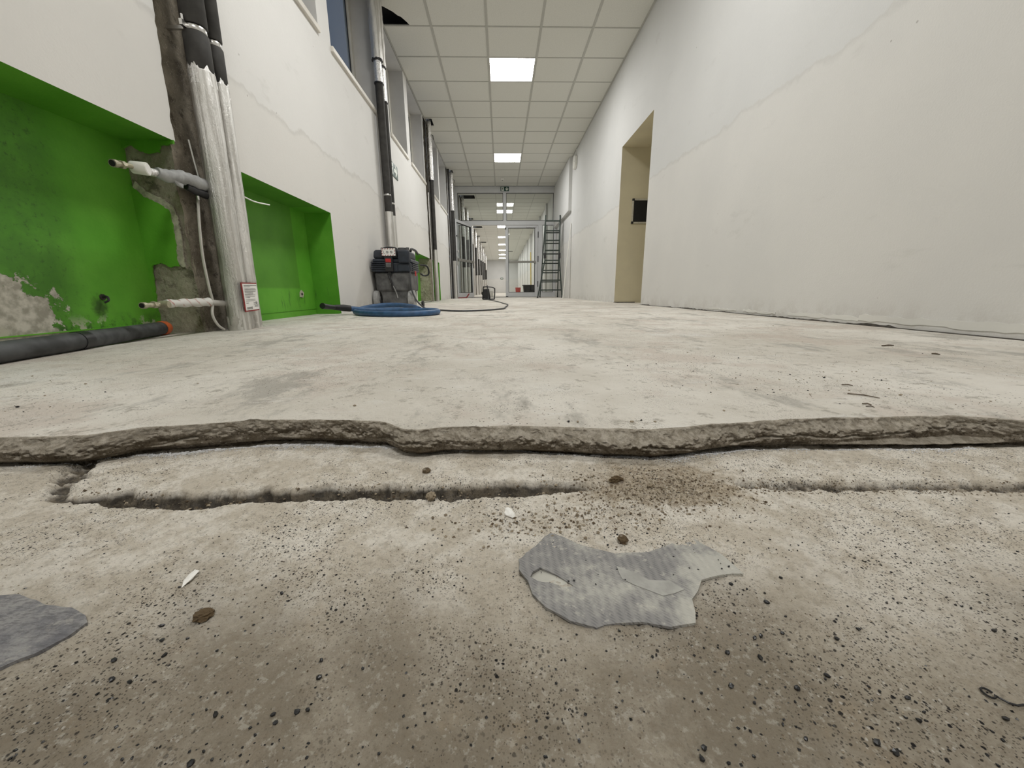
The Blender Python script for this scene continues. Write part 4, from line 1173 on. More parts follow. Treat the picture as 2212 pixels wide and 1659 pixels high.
for k in range(4):
    tx.prism([sp(.13, .845 + .022 * k, .0042), sp(.52, .845 + .022 * k, .0042), sp(.52, .855 + .022 * k, .0042), sp(.13, .855 + .022 * k, .0042)], NRM * .0004)
tx.build('print', M['ink'], sg)

# black rubber tube with orange end on the floor
tb = thing('suction_tube', (-1.25, 1.15, ZF), 'dusty black tube with orange end lying at the left niche', 'tube')
tp = [(-1.415, 1.652, .041), (-1.345, 1.42, .042), (-1.285, 1.21, .043), (-1.245, 1.03, .043), (-1.205, .83, .043), (-1.17, .62, .043)]
MB().tube(smooth_path(tp, 8), .0265, 20).build('tube', M['blacktube'], tb, smooth=True)
e0, e1 = Vector(tp[0]), (Vector(tp[0]) - Vector(tp[1])).normalized()
MB().tube([e0 - e1 * .012, e0 + e1 * .02, e0 + e1 * .034, e0 + e1 * .040], (.0285, .0285, .024, .010), 20).build('orange_cap', M['orange'], tb, smooth=True)
MB().tube([Vector(tp[2]) + e1 * .02, Vector(tp[2]) - e1 * .02], (.0275, .0275), 20).build('joint', M['blackplastic'], tb, smooth=True)

# ------------------------------------------------------------ vacuum cleaner
ZV = float(zfloor(4.1))
V = thing('vacuum_cleaner', (-1.07, 4.15, ZV), 'dusty black and grey workshop vacuum cleaner standing by the left wall', 'vacuum cleaner')
vx0, vx1, vy0, vy1 = -1.255, -.895, 4.0, 4.38
def vb(name, mat, x0, x1, y0, y1, z0, z1, bev=.012, **k):
    return MB().box(x0, x1, y0, y1, z0, z1).build(name, M[mat], V, bevel=bev, seg=3, **k)
def tap(x0, x1, y0, y1, z0, z1, s_):
    cx, cy = (x0 + x1) / 2, (y0 + y1) / 2
    lo = [(cx + (x - cx) * s_, cy + (y - cy) * s_, z0) for x, y in ((x0, y0), (x1, y0), (x1, y1), (x0, y1))]
    hi = [(x, y, z1) for x, y in ((x0, y0), (x1, y0), (x1, y1), (x0, y1))]
    return MB().add(lo + hi, ((3, 2, 1, 0), (4, 5, 6, 7), (0, 1, 5, 4), (1, 2, 6, 5), (2, 3, 7, 6), (3, 0, 4, 7)))
tap(vx0, vx1, vy0, vy1, .185, .372, .965).build('tank', M['dustgrey'], V, bevel=.025, seg=4)
tap(vx0 + .05, vx1 - .03, vy0 + .02, vy1, .06, .19, .97).build('chassis', M['dustgrey'], V, bevel=.012)
tap(vx0 - .012, vx1 + .008, vy0 - .012, vy1 + .01, .372, .465, .99).build('motor_head', M['navy'], V, bevel=.018, seg=3)
tap(vx0 - .004, vx1 + .01, vy0 - .006, vy1 + .01, .465, .50, 1.01).build('head_band', M['navy'], V, bevel=.012)
tap(vx0 + .008, vx1 - .02, vy0 + .004, vy1 - .02, .50, .585, 1.05).build('lid', M['navy'], V, bevel=.025, seg=4)
for k in range(5):
    vb('vent_slat', 'navy', vx0 - .018, vx0 + .13, vy0 - .030, vy0 - .008, .378 + .019 * k, .389 + .019 * k, .003)
for k in range(5):
    vb('side_vent_slat', 'navy', vx1 + .006, vx1 + .018, vy0 + .05, vy1 - .05, .385 + .019 * k, .396 + .019 * k, .003)
vb('front_pillar', 'blackplastic', -1.135, -1.055, vy0 - .036, vy0, .375, .535, .008)
vb('release_lever', 'red', -1.122, -1.068, vy0 - .046, vy0 - .034, .462, .497, .005)
vb('lever_tab', 'dustgrey', -1.120, -1.070, vy0 - .046, vy0 - .034, .415, .458, .004)
vb('accessory_box', 'navy', -1.005, -.89, vy0 - .034, vy0 + .01, .455, .575, .014)
vb('switch_panel', 'navy', -1.015, -.90, vy0 - .020, vy0 + .01, .378, .440, .008)
# carrying handle and knobs on the lid
MB().tube(smooth_path([(-1.165, 4.05, .58), (-1.15, 4.05, .602), (-1.10, 4.05, .608), (-1.04, 4.05, .602), (-1.02, 4.05, .585)], 6), .010, 10).build('carry_handle', M['blackplastic'], V, smooth=True)
MB().cyl((-1.02, 4.24, .58), (-1.02, 4.24, .625), .045, 18).build('hose_socket', M['dustgrey'], V, bevel=.006)
MB().cyl((-.955, 4.20, .58), (-.955, 4.20, .625), .018, 14).build('lock_knob', M['dustgrey'], V, bevel=.005)
MB().tube(smooth_path([(-.90, 4.08, .575), (-.895, 4.12, .60), (-.885, 4.25, .595), (-.88, 4.33, .57)], 6), .012, 10).build('push_handle', M['blackplastic'], V, smooth=True)
vb('side_clip', 'red', -.868, -.858, 4.06, 4.10, .335, .385, .004)
MB().tube(smooth_path([(-.862, 4.33, .46), (-.80, 4.36, .45), (-.78, 4.37, .40), (-.79, 4.37, .36), (-.83, 4.35, .35), (-.862, 4.33, .37)], 6), .009, 8).build('hose_loop', M['blackplastic'], V, smooth=True)
# label with hatched border and warning symbols
LY = vy0 - .038
vb('label_plate', 'blackplastic', -1.162, -1.012, vy0 - .030, vy0 + .0, .515, .600, .004)
vb('warning_label', 'paper', -1.153, -1.022, LY, vy0 - .028, .523, .592, .002)
hb = MB()
for k in range(6):
    u = -1.150 + .0245 * k
    for z in (.524, .583):
        hb.prism([(u, LY - .0006, z), (min(u + .010, -1.023), LY - .0006, z), (min(u + .015, -1.023), LY - .0006, z + .008), (u + .005, LY - .0006, z + .008)], (0, -.0005, 0))
for z in (.537, .560):
    for x in (-1.152, -1.031):
        hb.prism([(x, LY - .0006, z), (x + .008, LY - .0006, z + .006), (x + .008, LY - .0006, z + .016), (x, LY - .0006, z + .010)], (0, -.0005, 0))
hb.build('hatched_border', M['redsign'], V)
sy = MB()
sy.box(-1.137, -1.133, LY - .0011, LY - .0006, .545, .570).box(-1.133, -1.118, LY - .0011, LY - .0006, .545, .549)
for cx in (-1.098, -1.060):
    vs = []; fs = []; n = 20
    for k in range(n):
        a = 2 * PI * k / n
        vs += [(cx + .0125 * math.cos(a), LY - .0009, .557 + .0125 * math.sin(a)), (cx + .0095 * math.cos(a), LY - .0009, .557 + .0095 * math.sin(a))]
    for k in range(n):
        k2 = (k + 1) % n
        fs.append((2 * k, 2 * k2, 2 * k2 + 1, 2 * k + 1))
    sy.add(vs, fs)
    sy.bar((cx - .008, LY - .0009, .565), (cx + .008, LY - .0009, .549), .003, .0006, up=(0, 1, 0))
    sy.box(cx - .003, cx + .003, LY - .0009, LY - .0006, .552, .564)
sy.build('warning_symbols', M['ink'], V)
# wheels
for x in (-1.280, -.905):
    wv_ = MB().tube([(x - .028, 4.045, .092 + ZV), (x - .024, 4.045, .092 + ZV), (x + .024, 4.045, .092 + ZV), (x + .028, 4.045, .092 + ZV)], (.080, .092, .092, .080), 30)
    if x < -1.2:
        wv_ = MB().tube([(-1.275, 4.045, .092 + ZV), (-1.272, 4.045, .092 + ZV), (-1.232, 4.045, .092 + ZV), (-1.228, 4.045, .092 + ZV)], (.080, .092, .092, .080), 30)
        x = -1.252
    wo = wv_.build('wheel', M['wheel'], V, smooth=True)
    MB().cyl((x - .018, 4.045, .092 + ZV), (x + .031, 4.045, .092 + ZV), .03, 18).build('hub', M['dustgrey'], wo).matrix_parent_inverse = Matrix()
    wo.children[0].matrix_parent_inverse = Matrix.Translation(-Vector((0, 0, 0)))
for x in (-1.2, -.87):
    MB().cyl((x - .012, 4.40, ZV + .035), (x + .012, 4.40, ZV + .035), .034, 16).build('caster', M['blackplastic'], V)
vb('axle_block', 'blackplastic', -1.225, -.94, 4.03, 4.12, .045, .10, .006)
# ropey dust and strap hanging on the tank front
MB().tube(smooth_path([(-1.11, vy0 - .012, .345), (-1.095, vy0 - .016, .300), (-1.085, vy0 - .014, .26), (-1.08, vy0 + .004, .20)], 5), .010, 8).build('strap', M['blackplastic'], V, smooth=True)
MB().cyl((-1.10, vy0 - .014, .352), (-1.10, vy0 + .01, .352), .022, 14).build('drain_plug', M['blackplastic'], V)
MB().tube(smooth_path([(-1.10, vy0 - .006, .265), (-1.07, vy0 - .006, .225), (-1.055, vy0 + .02, .17), (-1.045, vy0 + .02, .12)], 5), .006, 8).build('tie_strap', M['wheel'], V, smooth=True)
# blue hose loops on the floor with black nozzle
hs = thing('vacuum_hose', (-.85, 3.3, ZF), 'blue suction hose coiled on the floor in front of the vacuum cleaner', 'hose')
RH = .0195
hp = [(-1.10, 2.98, .036), (-.99, 2.80, .036), (-.85, 2.70, .036), (-.68, 2.66, .036), (-.53, 2.72, .036), (-.47, 2.86, .036), (-.50, 3.02, .037), (-.62, 3.12, .038), (-.80, 3.16, .038), (-.95, 3.14, .040), (-1.06, 3.10, .046), (-1.165, 3.02, .060)]
MB().tube(smooth_path(hp, 10), RH, 16).build('hose', M['hose'], hs, smooth=True)
hp2 = [(-.66, 3.18, .044), (-.72, 3.32, .052), (-.82, 3.46, .062), (-.95, 3.52, .068), (-1.08, 3.50, .064), (-1.17, 3.42, .050), (-1.20, 3.34, .037), (-1.12, 3.26, .036), (-1.0, 3.28, .036), (-.86, 3.36, .036)]
MB().tube(smooth_path(hp2, 10), RH, 16).build('hose', M['hose'], hs, smooth=True)
nz_ = MB().tube([(-1.155, 3.03, .060), (-1.19, 2.995, .066), (-1.215, 2.965, .070), (-1.235, 2.93, .072)], (.024, .025, .022, .019), 18)
nz_.build('cuff', M['blackplastic'], hs, smooth=True)
MB().tube([(-1.232, 2.935, .072), (-1.25, 2.86, .080), (-1.255, 2.79, .089)], (.017, .018, .021), 16).build('nozzle', M['blackplastic'], hs, smooth=True)

# power cable and work lamp by the doors
cable('power_cable', [(-.895, 3.985, .37), (-.895, 3.965, .30), (-.885, 3.955, .20), (-.84, 3.93, .10), (-.76, 3.85, .035), (-.68, 3.70, .021), (-.52, 3.45, .021), (-.40, 3.30, .021), (-.28, 3.28, .021), (-.10, 3.42, .021), (.02, 3.68, .021), (.045, 4.05, .020), (.075, 4.6, .017), (.08, 5.1, .014), (.03, 5.6, .012), (-.03, 6.4, .010), (-.12, 7.2, .008), (-.21, 7.9, .007), (-.27, 8.35, .010), (-.275, 8.50, .06), (-.28, 8.53, .15), (-.285, 8.55, .24)], .0075, 'cabledark', 'dark power cable running from the vacuum cleaner along the floor')
wlp = thing('work_lamp', (-.26, 8.7, 0), 'black portable work lamp in a tube frame on the floor', 'lamp')
MB().tube(smooth_path([(-.40, 8.58, .012), (-.39, 8.58, .15), (-.385, 8.58, .255), (-.36, 8.58, .275), (-.22, 8.58, .268), (-.145, 8.58, .245), (-.135, 8.58, .21), (-.145, 8.58, .03), (-.17, 8.58, .012), (-.40, 8.58, .012)], 5), .011, 10).build('tube_frame', M['blackplastic'], wlp, smooth=True)
MB().tube(smooth_path([(-.40, 8.80, .012), (-.39, 8.80, .15), (-.385, 8.80, .255), (-.36, 8.80, .275), (-.22, 8.80, .268), (-.145, 8.80, .245), (-.135, 8.80, .21), (-.145, 8.80, .03), (-.17, 8.80, .012), (-.40, 8.80, .012)], 5), .011, 10).build('tube_frame', M['blackplastic'], wlp, smooth=True)
MB().add([(-.395, 8.59, .03), (-.23, 8.59, .02), (-.23, 8.79, .02), (-.395, 8.79, .03), (-.39, 8.59, .22), (-.26, 8.59, .24), (-.26, 8.79, .24), (-.39, 8.79, .22)], ((3, 2, 1, 0), (4, 5, 6, 7), (0, 1, 5, 4), (1, 2, 6, 5), (2, 3, 7, 6), (3, 0, 4, 7))).build('body', M['blackplastic'], wlp, bevel=.015)
MB().box(-.232, -.168, 8.60, 8.78, .05, .185).build('light_head', M['cablegrey'], wlp, bevel=.008)
MB().box(-.42, -.39, 8.64, 8.74, .10, .17).build('grip', M['blackplastic'], wlp, bevel=.008)
MB().tube([(-.285, 8.555, .24), (-.29, 8.57, .28), (-.292, 8.59, .30)], .010, 8).build('plug', M['blackplastic'], wlp)

# ------------------------------------------------------------ ladder
ld = thing('step_ladder', (1.32, 10.7, 0), 'dark green folding ladder standing open by the right wall', 'ladder')
LX0, LX1, BX0, BX1 = .965, 1.612, 1.09, 1.585
def lr(z):   # front frame: left and right stile positions at height z
    y = 10.36 + .24 * z / 2.07
    if z < .95:
        f = z / .95
        return (LX0 + (1.155 - LX0) * f, y), (LX1 + (1.535 - LX1) * f, y)
    f = (z - .95) / 1.12
    return (1.155 + .022 * f, y), (1.535 + .015 * f, y)
for s_ in (0, 1):
    mb = MB()
    zz = [.0, .5, .95, 1.5, 2.07]
    pts = [(lr(z)[s_][0], lr(z)[s_][1], z) for z in zz]
    for a, b_ in zip(pts[:-1], pts[1:]):
        mb.bar(a, b_, .028, .06, up=(0, 1, 0))
    mb.build('stile', M['ladder'], ld)
    q = pts[0]
    MB().box(q[0] - .02, q[0] + .02, q[1] - .035, q[1] + .035, 0, .03).build('foot', M['blackplastic'], ld)
    xb0, xb1 = (BX0, 1.175) if s_ == 0 else (BX1, 1.548)
    mb = MB().bar((xb0, 11.02, 0), (xb1, 10.64, 1.93), .026, .055, up=(0, 1, 0))
    mb.build('rear_stile', M['ladder'], ld)
    MB().box(xb0 - .018, xb0 + .018, 10.99, 11.05, 0, .03).build('foot', M['blackplastic'], ld)
    q = lr(1.06)[s_]
    MB().box(q[0] - .026, q[0] + .026, q[1] - .045, q[1] + .045, 1.0, 1.14).build('hinge_lock', M['blackplastic'], ld, bevel=.008)
for z in (.20, .45, .70, .95, 1.20, 1.45, 1.69, 1.93):
    a, b_ = lr(z)
    MB().bar((a[0], a[1], z), (b_[0], b_[1], z), .05, .03).build('rung', M['ladder'], ld, bevel=.004)
for z in (.42, .66, .90, 1.14, 1.40, 1.66):
    f = z / 1.93
    MB().bar((BX0 + (1.175 - BX0) * f, 11.02 - .38 * f, z), (BX1 + (1.548 - BX1) * f, 11.02 - .38 * f, z), .04, .028).build('rear_rung', M['ladder'], ld, bevel=.004)
# pale board leaning against the right wall behind the ladder
lb = MB()
lb.add([(1.475, 9.35, .002), (1.49, 9.35, .002), (1.648, 9.42, 1.69), (1.636, 9.42, 1.69), (1.475, 9.47, .002), (1.49, 9.47, .002), (1.648, 9.47, 1.69), (1.636, 9.47, 1.69)],
       ((0, 1, 2, 3), (7, 6, 5, 4), (0, 4, 5, 1), (1, 5, 6, 2), (2, 6, 7, 3), (3, 7, 4, 0)))
o = lb.build('leaning_board', M['whiteplastic'], bevel=.002)
tag(o, 'slim pale board leaning against the right wall near the ladder', 'board')

# bucket, tub and pole beyond the doors
bk = thing('bucket', (.87, 20, 0), 'red bucket on the floor beyond the glass doors', 'bucket')
MB().tube([(.87, 20, .0), (.87, 20, .15), (.87, 20, .34), (.87, 20, .35)], (.11, .125, .14, .145), 20).build('body', M['bucketred'], bk, smooth=True)
MB().tube(smooth_path([(.735, 20, .34), (.78, 20, .48), (.87, 20, .53), (.96, 20, .48), (1.005, 20, .34)], 5), .006, 6).build('handle', M['metal'], bk)
tbx = thing('mortar_tub', (1.22, 16, 0), 'black mortar tub beyond the glass doors', 'tub')
MB().add([(.94, 15.8, .0), (1.50, 15.8, 0), (1.50, 16.2, 0), (.94, 16.2, 0), (.90, 15.76, .40), (1.56, 15.76, .40), (1.56, 16.24, .40), (.90, 16.24, .40), (.93, 15.79, .40), (1.53, 15.79, .40), (1.53, 16.21, .40), (.93, 16.21, .40), (.96, 15.82, .03), (1.48, 15.82, .03), (1.48, 16.18, .03), (.96, 16.18, .03)],
         ((3, 2, 1, 0), (0, 1, 5, 4), (1, 2, 6, 5), (2, 3, 7, 6), (3, 0, 4, 7), (4, 5, 9, 8), (5, 6, 10, 9), (6, 7, 11, 10), (7, 4, 8, 11), (8, 9, 13, 12), (9, 10, 14, 13), (10, 11, 15, 14), (11, 8, 12, 15), (12, 13, 14, 15))).build('body', M['tub'], tbx)
MB().box(.875, 1.575, 15.74, 15.77, .385, .42).box(.875, 1.575, 16.23, 16.26, .385, .42).build('rim', M['tub'], tbx, bevel=.006)
po = MB().cyl((1.26, 16.5, 0), (1.27, 16.9, 1.75), .02, 10).build('pole', M['yellow'], smooth=True)
tag(po, 'yellow pole leaning behind the black tub beyond the doors', 'pole')

# ------------------------------------------------------------ foreground: adhesive patches
def patch(name, outline, holes, thick, mat, label, lift, step=.0045, hole_mat=None):
    P = [Vector(q) for q in ragged(outline + [outline[0]], .006, .0006, len(outline))[:-1]]
    verts = list(P); edges = [(i, (i + 1) % len(P)) for i in range(len(P))]
    hl = []
    for h in holes:
        hp_ = [Vector(q) for q in ragged(h + [h[0]], .004, .0005, 3)[:-1]]
        o_ = len(verts); verts += hp_
        edges += [(o_ + i, o_ + (i + 1) % len(hp_)) for i in range(len(hp_))]
        hl.append(hp_)
    def inside(x, y, poly):
        c_ = False; j = len(poly) - 1
        for i in range(len(poly)):
            if (poly[i].y > y) != (poly[j].y > y) and x < (poly[j].x - poly[i].x) * (y - poly[i].y) / (poly[j].y - poly[i].y) + poly[i].x:
                c_ = not c_
            j = i
        return c_
    xs2 = [q.x for q in P]; ys2 = [q.y for q in P]
    y = min(ys2)
    while y < max(ys2):
        x = min(xs2)
        while x < max(xs2):
            a, b_ = x + random.uniform(-.001, .001), y + random.uniform(-.001, .001)
            if inside(a, b_, P) and not any(inside(a, b_, h) for h in hl):
                verts.append(Vector((a, b_)))
            x += step
        y += step
    vv, ee, ff, _, _, _ = delaunay_2d_cdt(verts, edges, [], 0, 1e-6)
    keep = []
    for f in ff:
        cx = sum(vv[i].x for i in f) / len(f); cy = sum(vv[i].y for i in f) / len(f)
        if inside(cx, cy, P) and not any(inside(cx, cy, h) for h in hl):
            keep.append(f)
    X_ = np.array([[q.x for q in vv]]); Y_ = np.array([[q.y for q in vv]])
    Hh = low_h(X_, Y_)[0]
    bm = bmesh.new()
    tv = [bm.verts.new((q.x, q.y, Hh[i] * .35 - .0190 * .65 + lift(q.x, q.y))) for i, q in enumerate(vv)]
    for f in keep:
        try: bm.faces.new([tv[i] for i in f])
        except ValueError: pass
    bmesh.ops.recalc_face_normals(bm, faces=bm.faces)
    if sum(f.normal.z for f in bm.faces) < 0:
        bmesh.ops.reverse_faces(bm, faces=bm.faces)
    loose = [v_ for v_ in bm.verts if not v_.link_faces]
    bmesh.ops.delete(bm, geom=loose, context='VERTS')
    r_ = bmesh.ops.extrude_face_region(bm, geom=bm.faces[:])
    for g in r_['geom']:
        if isinstance(g, bmesh.types.BMVert):
            g.co.z -= thick
    bmesh.ops.recalc_face_normals(bm, faces=bm.faces)
    me = bpy.data.meshes.new(name); bm.to_mesh(me); bm.free()
    me.polygons.foreach_set('use_smooth', [True] * len(me.polygons))
    try: me.set_sharp_from_angle(angle=math.radians(45))
    except Exception: pass
    me.materials.append(M[mat])
    o = bpy.data.objects.new(name, me); C.objects.link(o)
    return tag(o, label, 'patch')
mainp = [(.0104, .2499), (.0135, .255), (.0285, .274), (.0395, .286), (.0483, .2793), (.0631, .2668), (.086, .2559), (.1116, .2566), (.1344, .267), (.1558, .2721), (.1673, .2518), (.1703, .2303), (.1526, .2287), (.1364, .2231), (.1294, .2137), (.1225, .208), (.1195, .1988), (.1167, .1903), (.0998, .1876), (.0843, .1914), (.0673, .192), (.0552, .1891), (.0392, .1937), (.0261, .204), (.0182, .2158), (.0168, .2275), (.0105, .2377)]
slit = [(.0263, .2409), (.0363, .2344), (.0449, .2265), (.0466, .2234), (.0415, .2219), (.0304, .227), (.0224, .2282), (.0181, .2319), (.0198, .2364)]
def lift_main(x, y):
    f = float(sstep(y, .285, .235)) if False else float(1 - sstep(np.array(y), .235, .275))
    curl = .0022 * math.exp(-((x - .014) ** 2 + (y - .244) ** 2) / .00012)
    wav = .0006 * math.sin(x * 95 + y * 60) + .0005 * math.sin(y * 140 - x * 30)
    return .0002 + .0019 * f + curl + wav * f
pa = patch('adhesive_patch', mainp, [slit], .0018, 'adhesive', 'grey torn adhesive patch with woven marks on the lower screed', lift_main)
under = [(.0150, .242), (.0263, .2435), (.050, .2290), (.053, .218), (.040, .216), (.022, .223), (.0165, .229)]
inner = patch('torn_layer', under, [], .0006, 'chase_pale', None, lambda x, y: .0004)
inner.pop('label', None); inner.pop('category', None)
inner.parent = pa
M['torn'] = plain('torn_patch_core', (.47, .46, .41), .7, var=.08, sc=60)
inner.data.materials[0] = M['torn']
sl2 = [(.0824, .2378), (.0916, .2347), (.1028, .2288), (.1124, .224), (.1207, .214), (.1075, .2125), (.0936, .2171), (.0835, .225)]
M['torn2'] = plain('torn_patch_skin', (.36, .355, .33), .75, var=.15, sc=70, bump=.4)
in2 = patch('torn_layer', [(x + .003 * math.sin(i * 2.3), y + .002 * math.cos(i * 1.7)) for i, (x, y) in enumerate(sl2)], [], .0010, 'torn2', None, lambda x, y: lift_main(x, y) + .0004)
in2.pop('label', None); in2.pop('category', None); in2.parent = pa
patch('adhesive_patch', [(-.46, .232), (-.3423, .2289), (-.3306, .2293), (-.3121, .2238), (-.3005, .2188), (-.2797, .2157), (-.2655, .2091), (-.2592, .2036), (-.2594, .1939), (-.2664, .1836), (-.2754, .1744), (-.30, .165), (-.46, .15)], [], .002, 'adhesive_blue', 'blue grey adhesive patch at the left edge of the lower screed', lambda x, y: .0018 + .0006 * math.sin(x * 60))

# ------------------------------------------------------------ loose debris
def rock_mesh(name, seed, mat, flat=.7, sub=1):
    bm = bmesh.new()
    bmesh.ops.create_icosphere(bm, subdivisions=sub, radius=1.0)
    r_ = random.Random(seed)
    for v_ in bm.verts:
        v_.co *= r_.uniform(.72, 1.15)
        v_.co.z *= flat
    me = bpy.data.meshes.new(name); bm.to_mesh(me); bm.free()
    me.materials.append(mat)
    return me
GR = [rock_mesh('grit_grain', i, M['grit'], .75) for i in range(6)]
CR = [rock_mesh('mortar_crumb', 30 + i, M['crumb'], .7) for i in range(6)]
def put_rock(name, me, x, y, z, s_, label, cat, group=None, st=(1, 1, 1)):
    o = bpy.data.objects.new(name, me); C.objects.link(o)
    o.location = (x, y, z + s_ * .45); o.scale = (s_ * st[0], s_ * st[1], s_ * st[2])
    o.rotation_euler = (random.uniform(-.3, .3), random.uniform(-.3, .3), random.uniform(0, 6.28))
    return tag(o, label, cat, group)
BIG = [(-.1525, .2257), (-.2082, .1667), (-.1981, .1651), (-.1022, .1475), (-.0972, .1477), (-.1099, .1426), (-.1133, .1466), (-.1409, .1473), (-.1378, .1278), (-.1024, .1743), (-.0991, .1642), (-.2115, .2009), (-.2018, .1897), (-.2177, .1777), (-.1926, .1802), (.166, .1252), (.17, .1208), (.1997, .1438), (.1941, .1334), (.2109, .183), (.2911, .1801), (.1501, .181), (.1458, .1799), (.164, .1821), (.1924, .1773), (.1953, .2267), (.1566, .2219), (.1703, .2052), (.1245, .1712), (.1409, .1675), (.1158, .1529), (.1696, .1567), (.1482, .1497), (.0849, .1224), (.0877, .1258), (.2359, .133)]
GL, GG = 'one of the smaller black grit grains lying loose on the lower screed', 'black grit grains on the lower screed'
ORD = ['leftmost'] + '''second third fourth fifth sixth seventh eighth ninth tenth eleventh twelfth thirteenth fourteenth fifteenth sixteenth seventeenth eighteenth nineteenth twentieth twenty-first twenty-second twenty-third twenty-fourth twenty-fifth twenty-sixth twenty-seventh twenty-eighth twenty-ninth thirtieth thirty-first thirty-second thirty-third thirty-fourth thirty-fifth'''.split()
def from_left(i, n, what):
    if i == 0: return 'leftmost of ' + what
    if i == n - 1: return 'rightmost of ' + what
    return ORD[i] + ' from the left of ' + what
BIG.sort(key=lambda q: q[0] / (q[1] + .15))
for i, (x, y) in enumerate(BIG):
    put_rock('grit_grain', GR[i % 6], x, y, h_at(x, y), random.uniform(.0014, .0019), from_left(i, len(BIG), 'the largest black grit grains on the lower screed'), 'grit', 'largest black grit grains', (1, random.uniform(.6, 1), .8))
pts = []
while len(pts) < 245:
    x = random.uniform(-.27, .33); y = .115 + .20 * random.random() ** 1.5
    if abs(x) > .10 + y * 1.15: continue
    d_ = float(fbm(np.array([x]), np.array([y]), 18, 3)[0])
    if d_ < random.uniform(-.35, .25): continue
    pts.append((x, y))
PX = np.array([pts]); HZ = low_h(PX[..., 0], PX[..., 1])[0]
for i, (x, y) in enumerate(pts):
    onp = .015 < x < .165 and .195 < y < .27
    put_rock('grit_grain', GR[i % 6], x, y, HZ[i] + (.0015 if onp else 0), random.uniform(.0005, .0011), GL, 'grit', GG, (1, random.uniform(.5, 1), .8))
# mortar crumbs on the upper screed
CL, CG = 'one of the small mortar crumbs strewn on the upper screed', 'mortar crumbs on the upper screed'
UP = [(.4968, 1.0058), (.5353, .9429), (.5782, .9122), (.4431, .6994), (.5718, .5977), (.6093, .6931), (.307, .5007), (-.972, .8046), (-.7825, .724), (-.6809, .6572), (-.7277, .5731), (-.2195, .5532), (-.5685, .7149), (.6257, .5657), (.9515, 1.1874), (1.2433, 1.7378), (.0846, .4671), (.0961, .4648), (.165, .4613), (.1786, .4661), (.1943, .4599)]
for i in range(150):
    if i < 90:
        x = random.gauss(.52, .17); y = random.gauss(.68, .12)
    elif i < 115:
        x = random.gauss(-.72, .12); y = random.gauss(.66, .07)
    else:
        x = random.uniform(-.6, 1.2); y = random.uniform(.56, 1.7)
    if y < .51 or abs(x) > 1.25: continue
    UP.append((x, y))
top21 = sorted(UP[:21], key=lambda q: q[0] / q[1])
for i, (x, y) in enumerate(top21 + UP[21:]):
    dark = i % 3 == 0
    big = i < 21
    put_rock('mortar_crumb', GR[i % 6] if dark else CR[i % 6], x, y, ZF - .0003, random.uniform(.0022, .0030) if big else random.uniform(.0008, .0019), from_left(i, 21, 'the largest crumbs on the upper screed') if big else CL, 'crumb', 'largest crumbs on the upper screed' if big else CG, (1, random.uniform(.6, 1), .8))
# single pieces worth pointing at
def single(name, x, y, z, s_, mat, label, cat, flat, st, seed, sub=2):
    me = rock_mesh(name, seed, M[mat], flat, sub)
    return put_rock(name, me, x, y, z, s_, label, cat, None, st)
single('plaster_chip', -.2242, .2404, h_at(-.2242, .2404), .0048, 'chip', 'flat white plaster chip near the left adhesive patch', 'chip', .22, (1.7, .75, 1), 71, 1)
single('plaster_chip', .0048, .3137, h_at(.0048, .3137), .0052, 'chip', 'white plaster chip just in front of the groove', 'chip', .4, (1.3, .8, 1), 72)
single('dirt_clod', -.1903, .2064, h_at(-.1903, .2064), .0048, 'clod', 'brown earth clod on the left of the lower screed', 'clod', .5, (1.2, 1, 1), 73, 3)
single('dirt_clod', -.0858, .3972, h_at(-.0858, .3972), .0042, 'clod', 'small brown clod on the strip below the broken edge', 'clod', .7, (1.1, 1, 1), 74, 3)
single('dirt_clod', .0962, .2714, h_at(.0962, .2714), .0042, 'clod', 'rounded earth clod behind the torn adhesive patch', 'clod', .8, (1.1, 1, 1), 75, 3)
single('mortar_lump', -.072, .346, h_at(-.072, .346), .0062, 'crumb', 'pale mortar lump sitting in the groove', 'lump', .7, (1.2, .8, 1), 76, 3)
single('mortar_lump', .118, .366, h_at(.118, .366), .0055, 'clod', 'brown mortar lump on the rubble heap', 'lump', .7, (1.4, .7, 1), 77, 3)
single('mortar_lump', .150, .352, h_at(.150, .352), .0045, 'crumb', 'light mortar lump on the rubble heap', 'lump', .7, (1, .8, 1), 78, 3)
def stick(a, b_, r, label, z=ZF + .0016):
    A2 = Vector((a[0], a[1], z)); B2 = Vector((b_[0], b_[1], z))
    mid = (A2 + B2) / 2 + Vector((.002, .001, .0008))
    o = MB().tube([A2, mid, B2], (r * .8, r, r * .6), 6).build('wood_splinter', M['stick'], smooth=True)
    tag(o, label, 'splinter')
stick((.5489, .5756), (.5739, .5472), .0011, 'longest dark splinter on the upper screed at right')
stick((.5894, .6319), (.6024, .6245), .0013, 'short curved splinter behind the longest one')
stick((.5215, .5206), (.5283, .5133), .0012, 'dark splinter nearest to the broken edge at right')
stick((.5144, .5072), (.522, .502), .0009, 'thin splinter beside the nearest one at right')
stick((1.104, 1.08), (1.145, 1.0864), .0026, 'flat brown splinter near the right wall')
stick((1.0922, .9374), (1.097, .9224), .0020, 'small brown splinter right of the crumbs near the wall')
wr_ = thing('wire_curl', (.2449, .141, h_at(.2449, .141)), 'black wire curl with a small loop at the lower right', 'wire')
zz = h_at(.2449, .141) + .0012
loop = [(.2420 + .0022 * math.cos(a), .1445 + .0026 * math.sin(a), zz) for a in np.linspace(0, 5.8, 12)]
MB().tube(loop + [(.2445, .1420, zz), (.2462, .1395, zz), (.249, .1382, zz), (.2525, .1385, zz)], .0005, 6).build('wire', M['grit'], wr_)

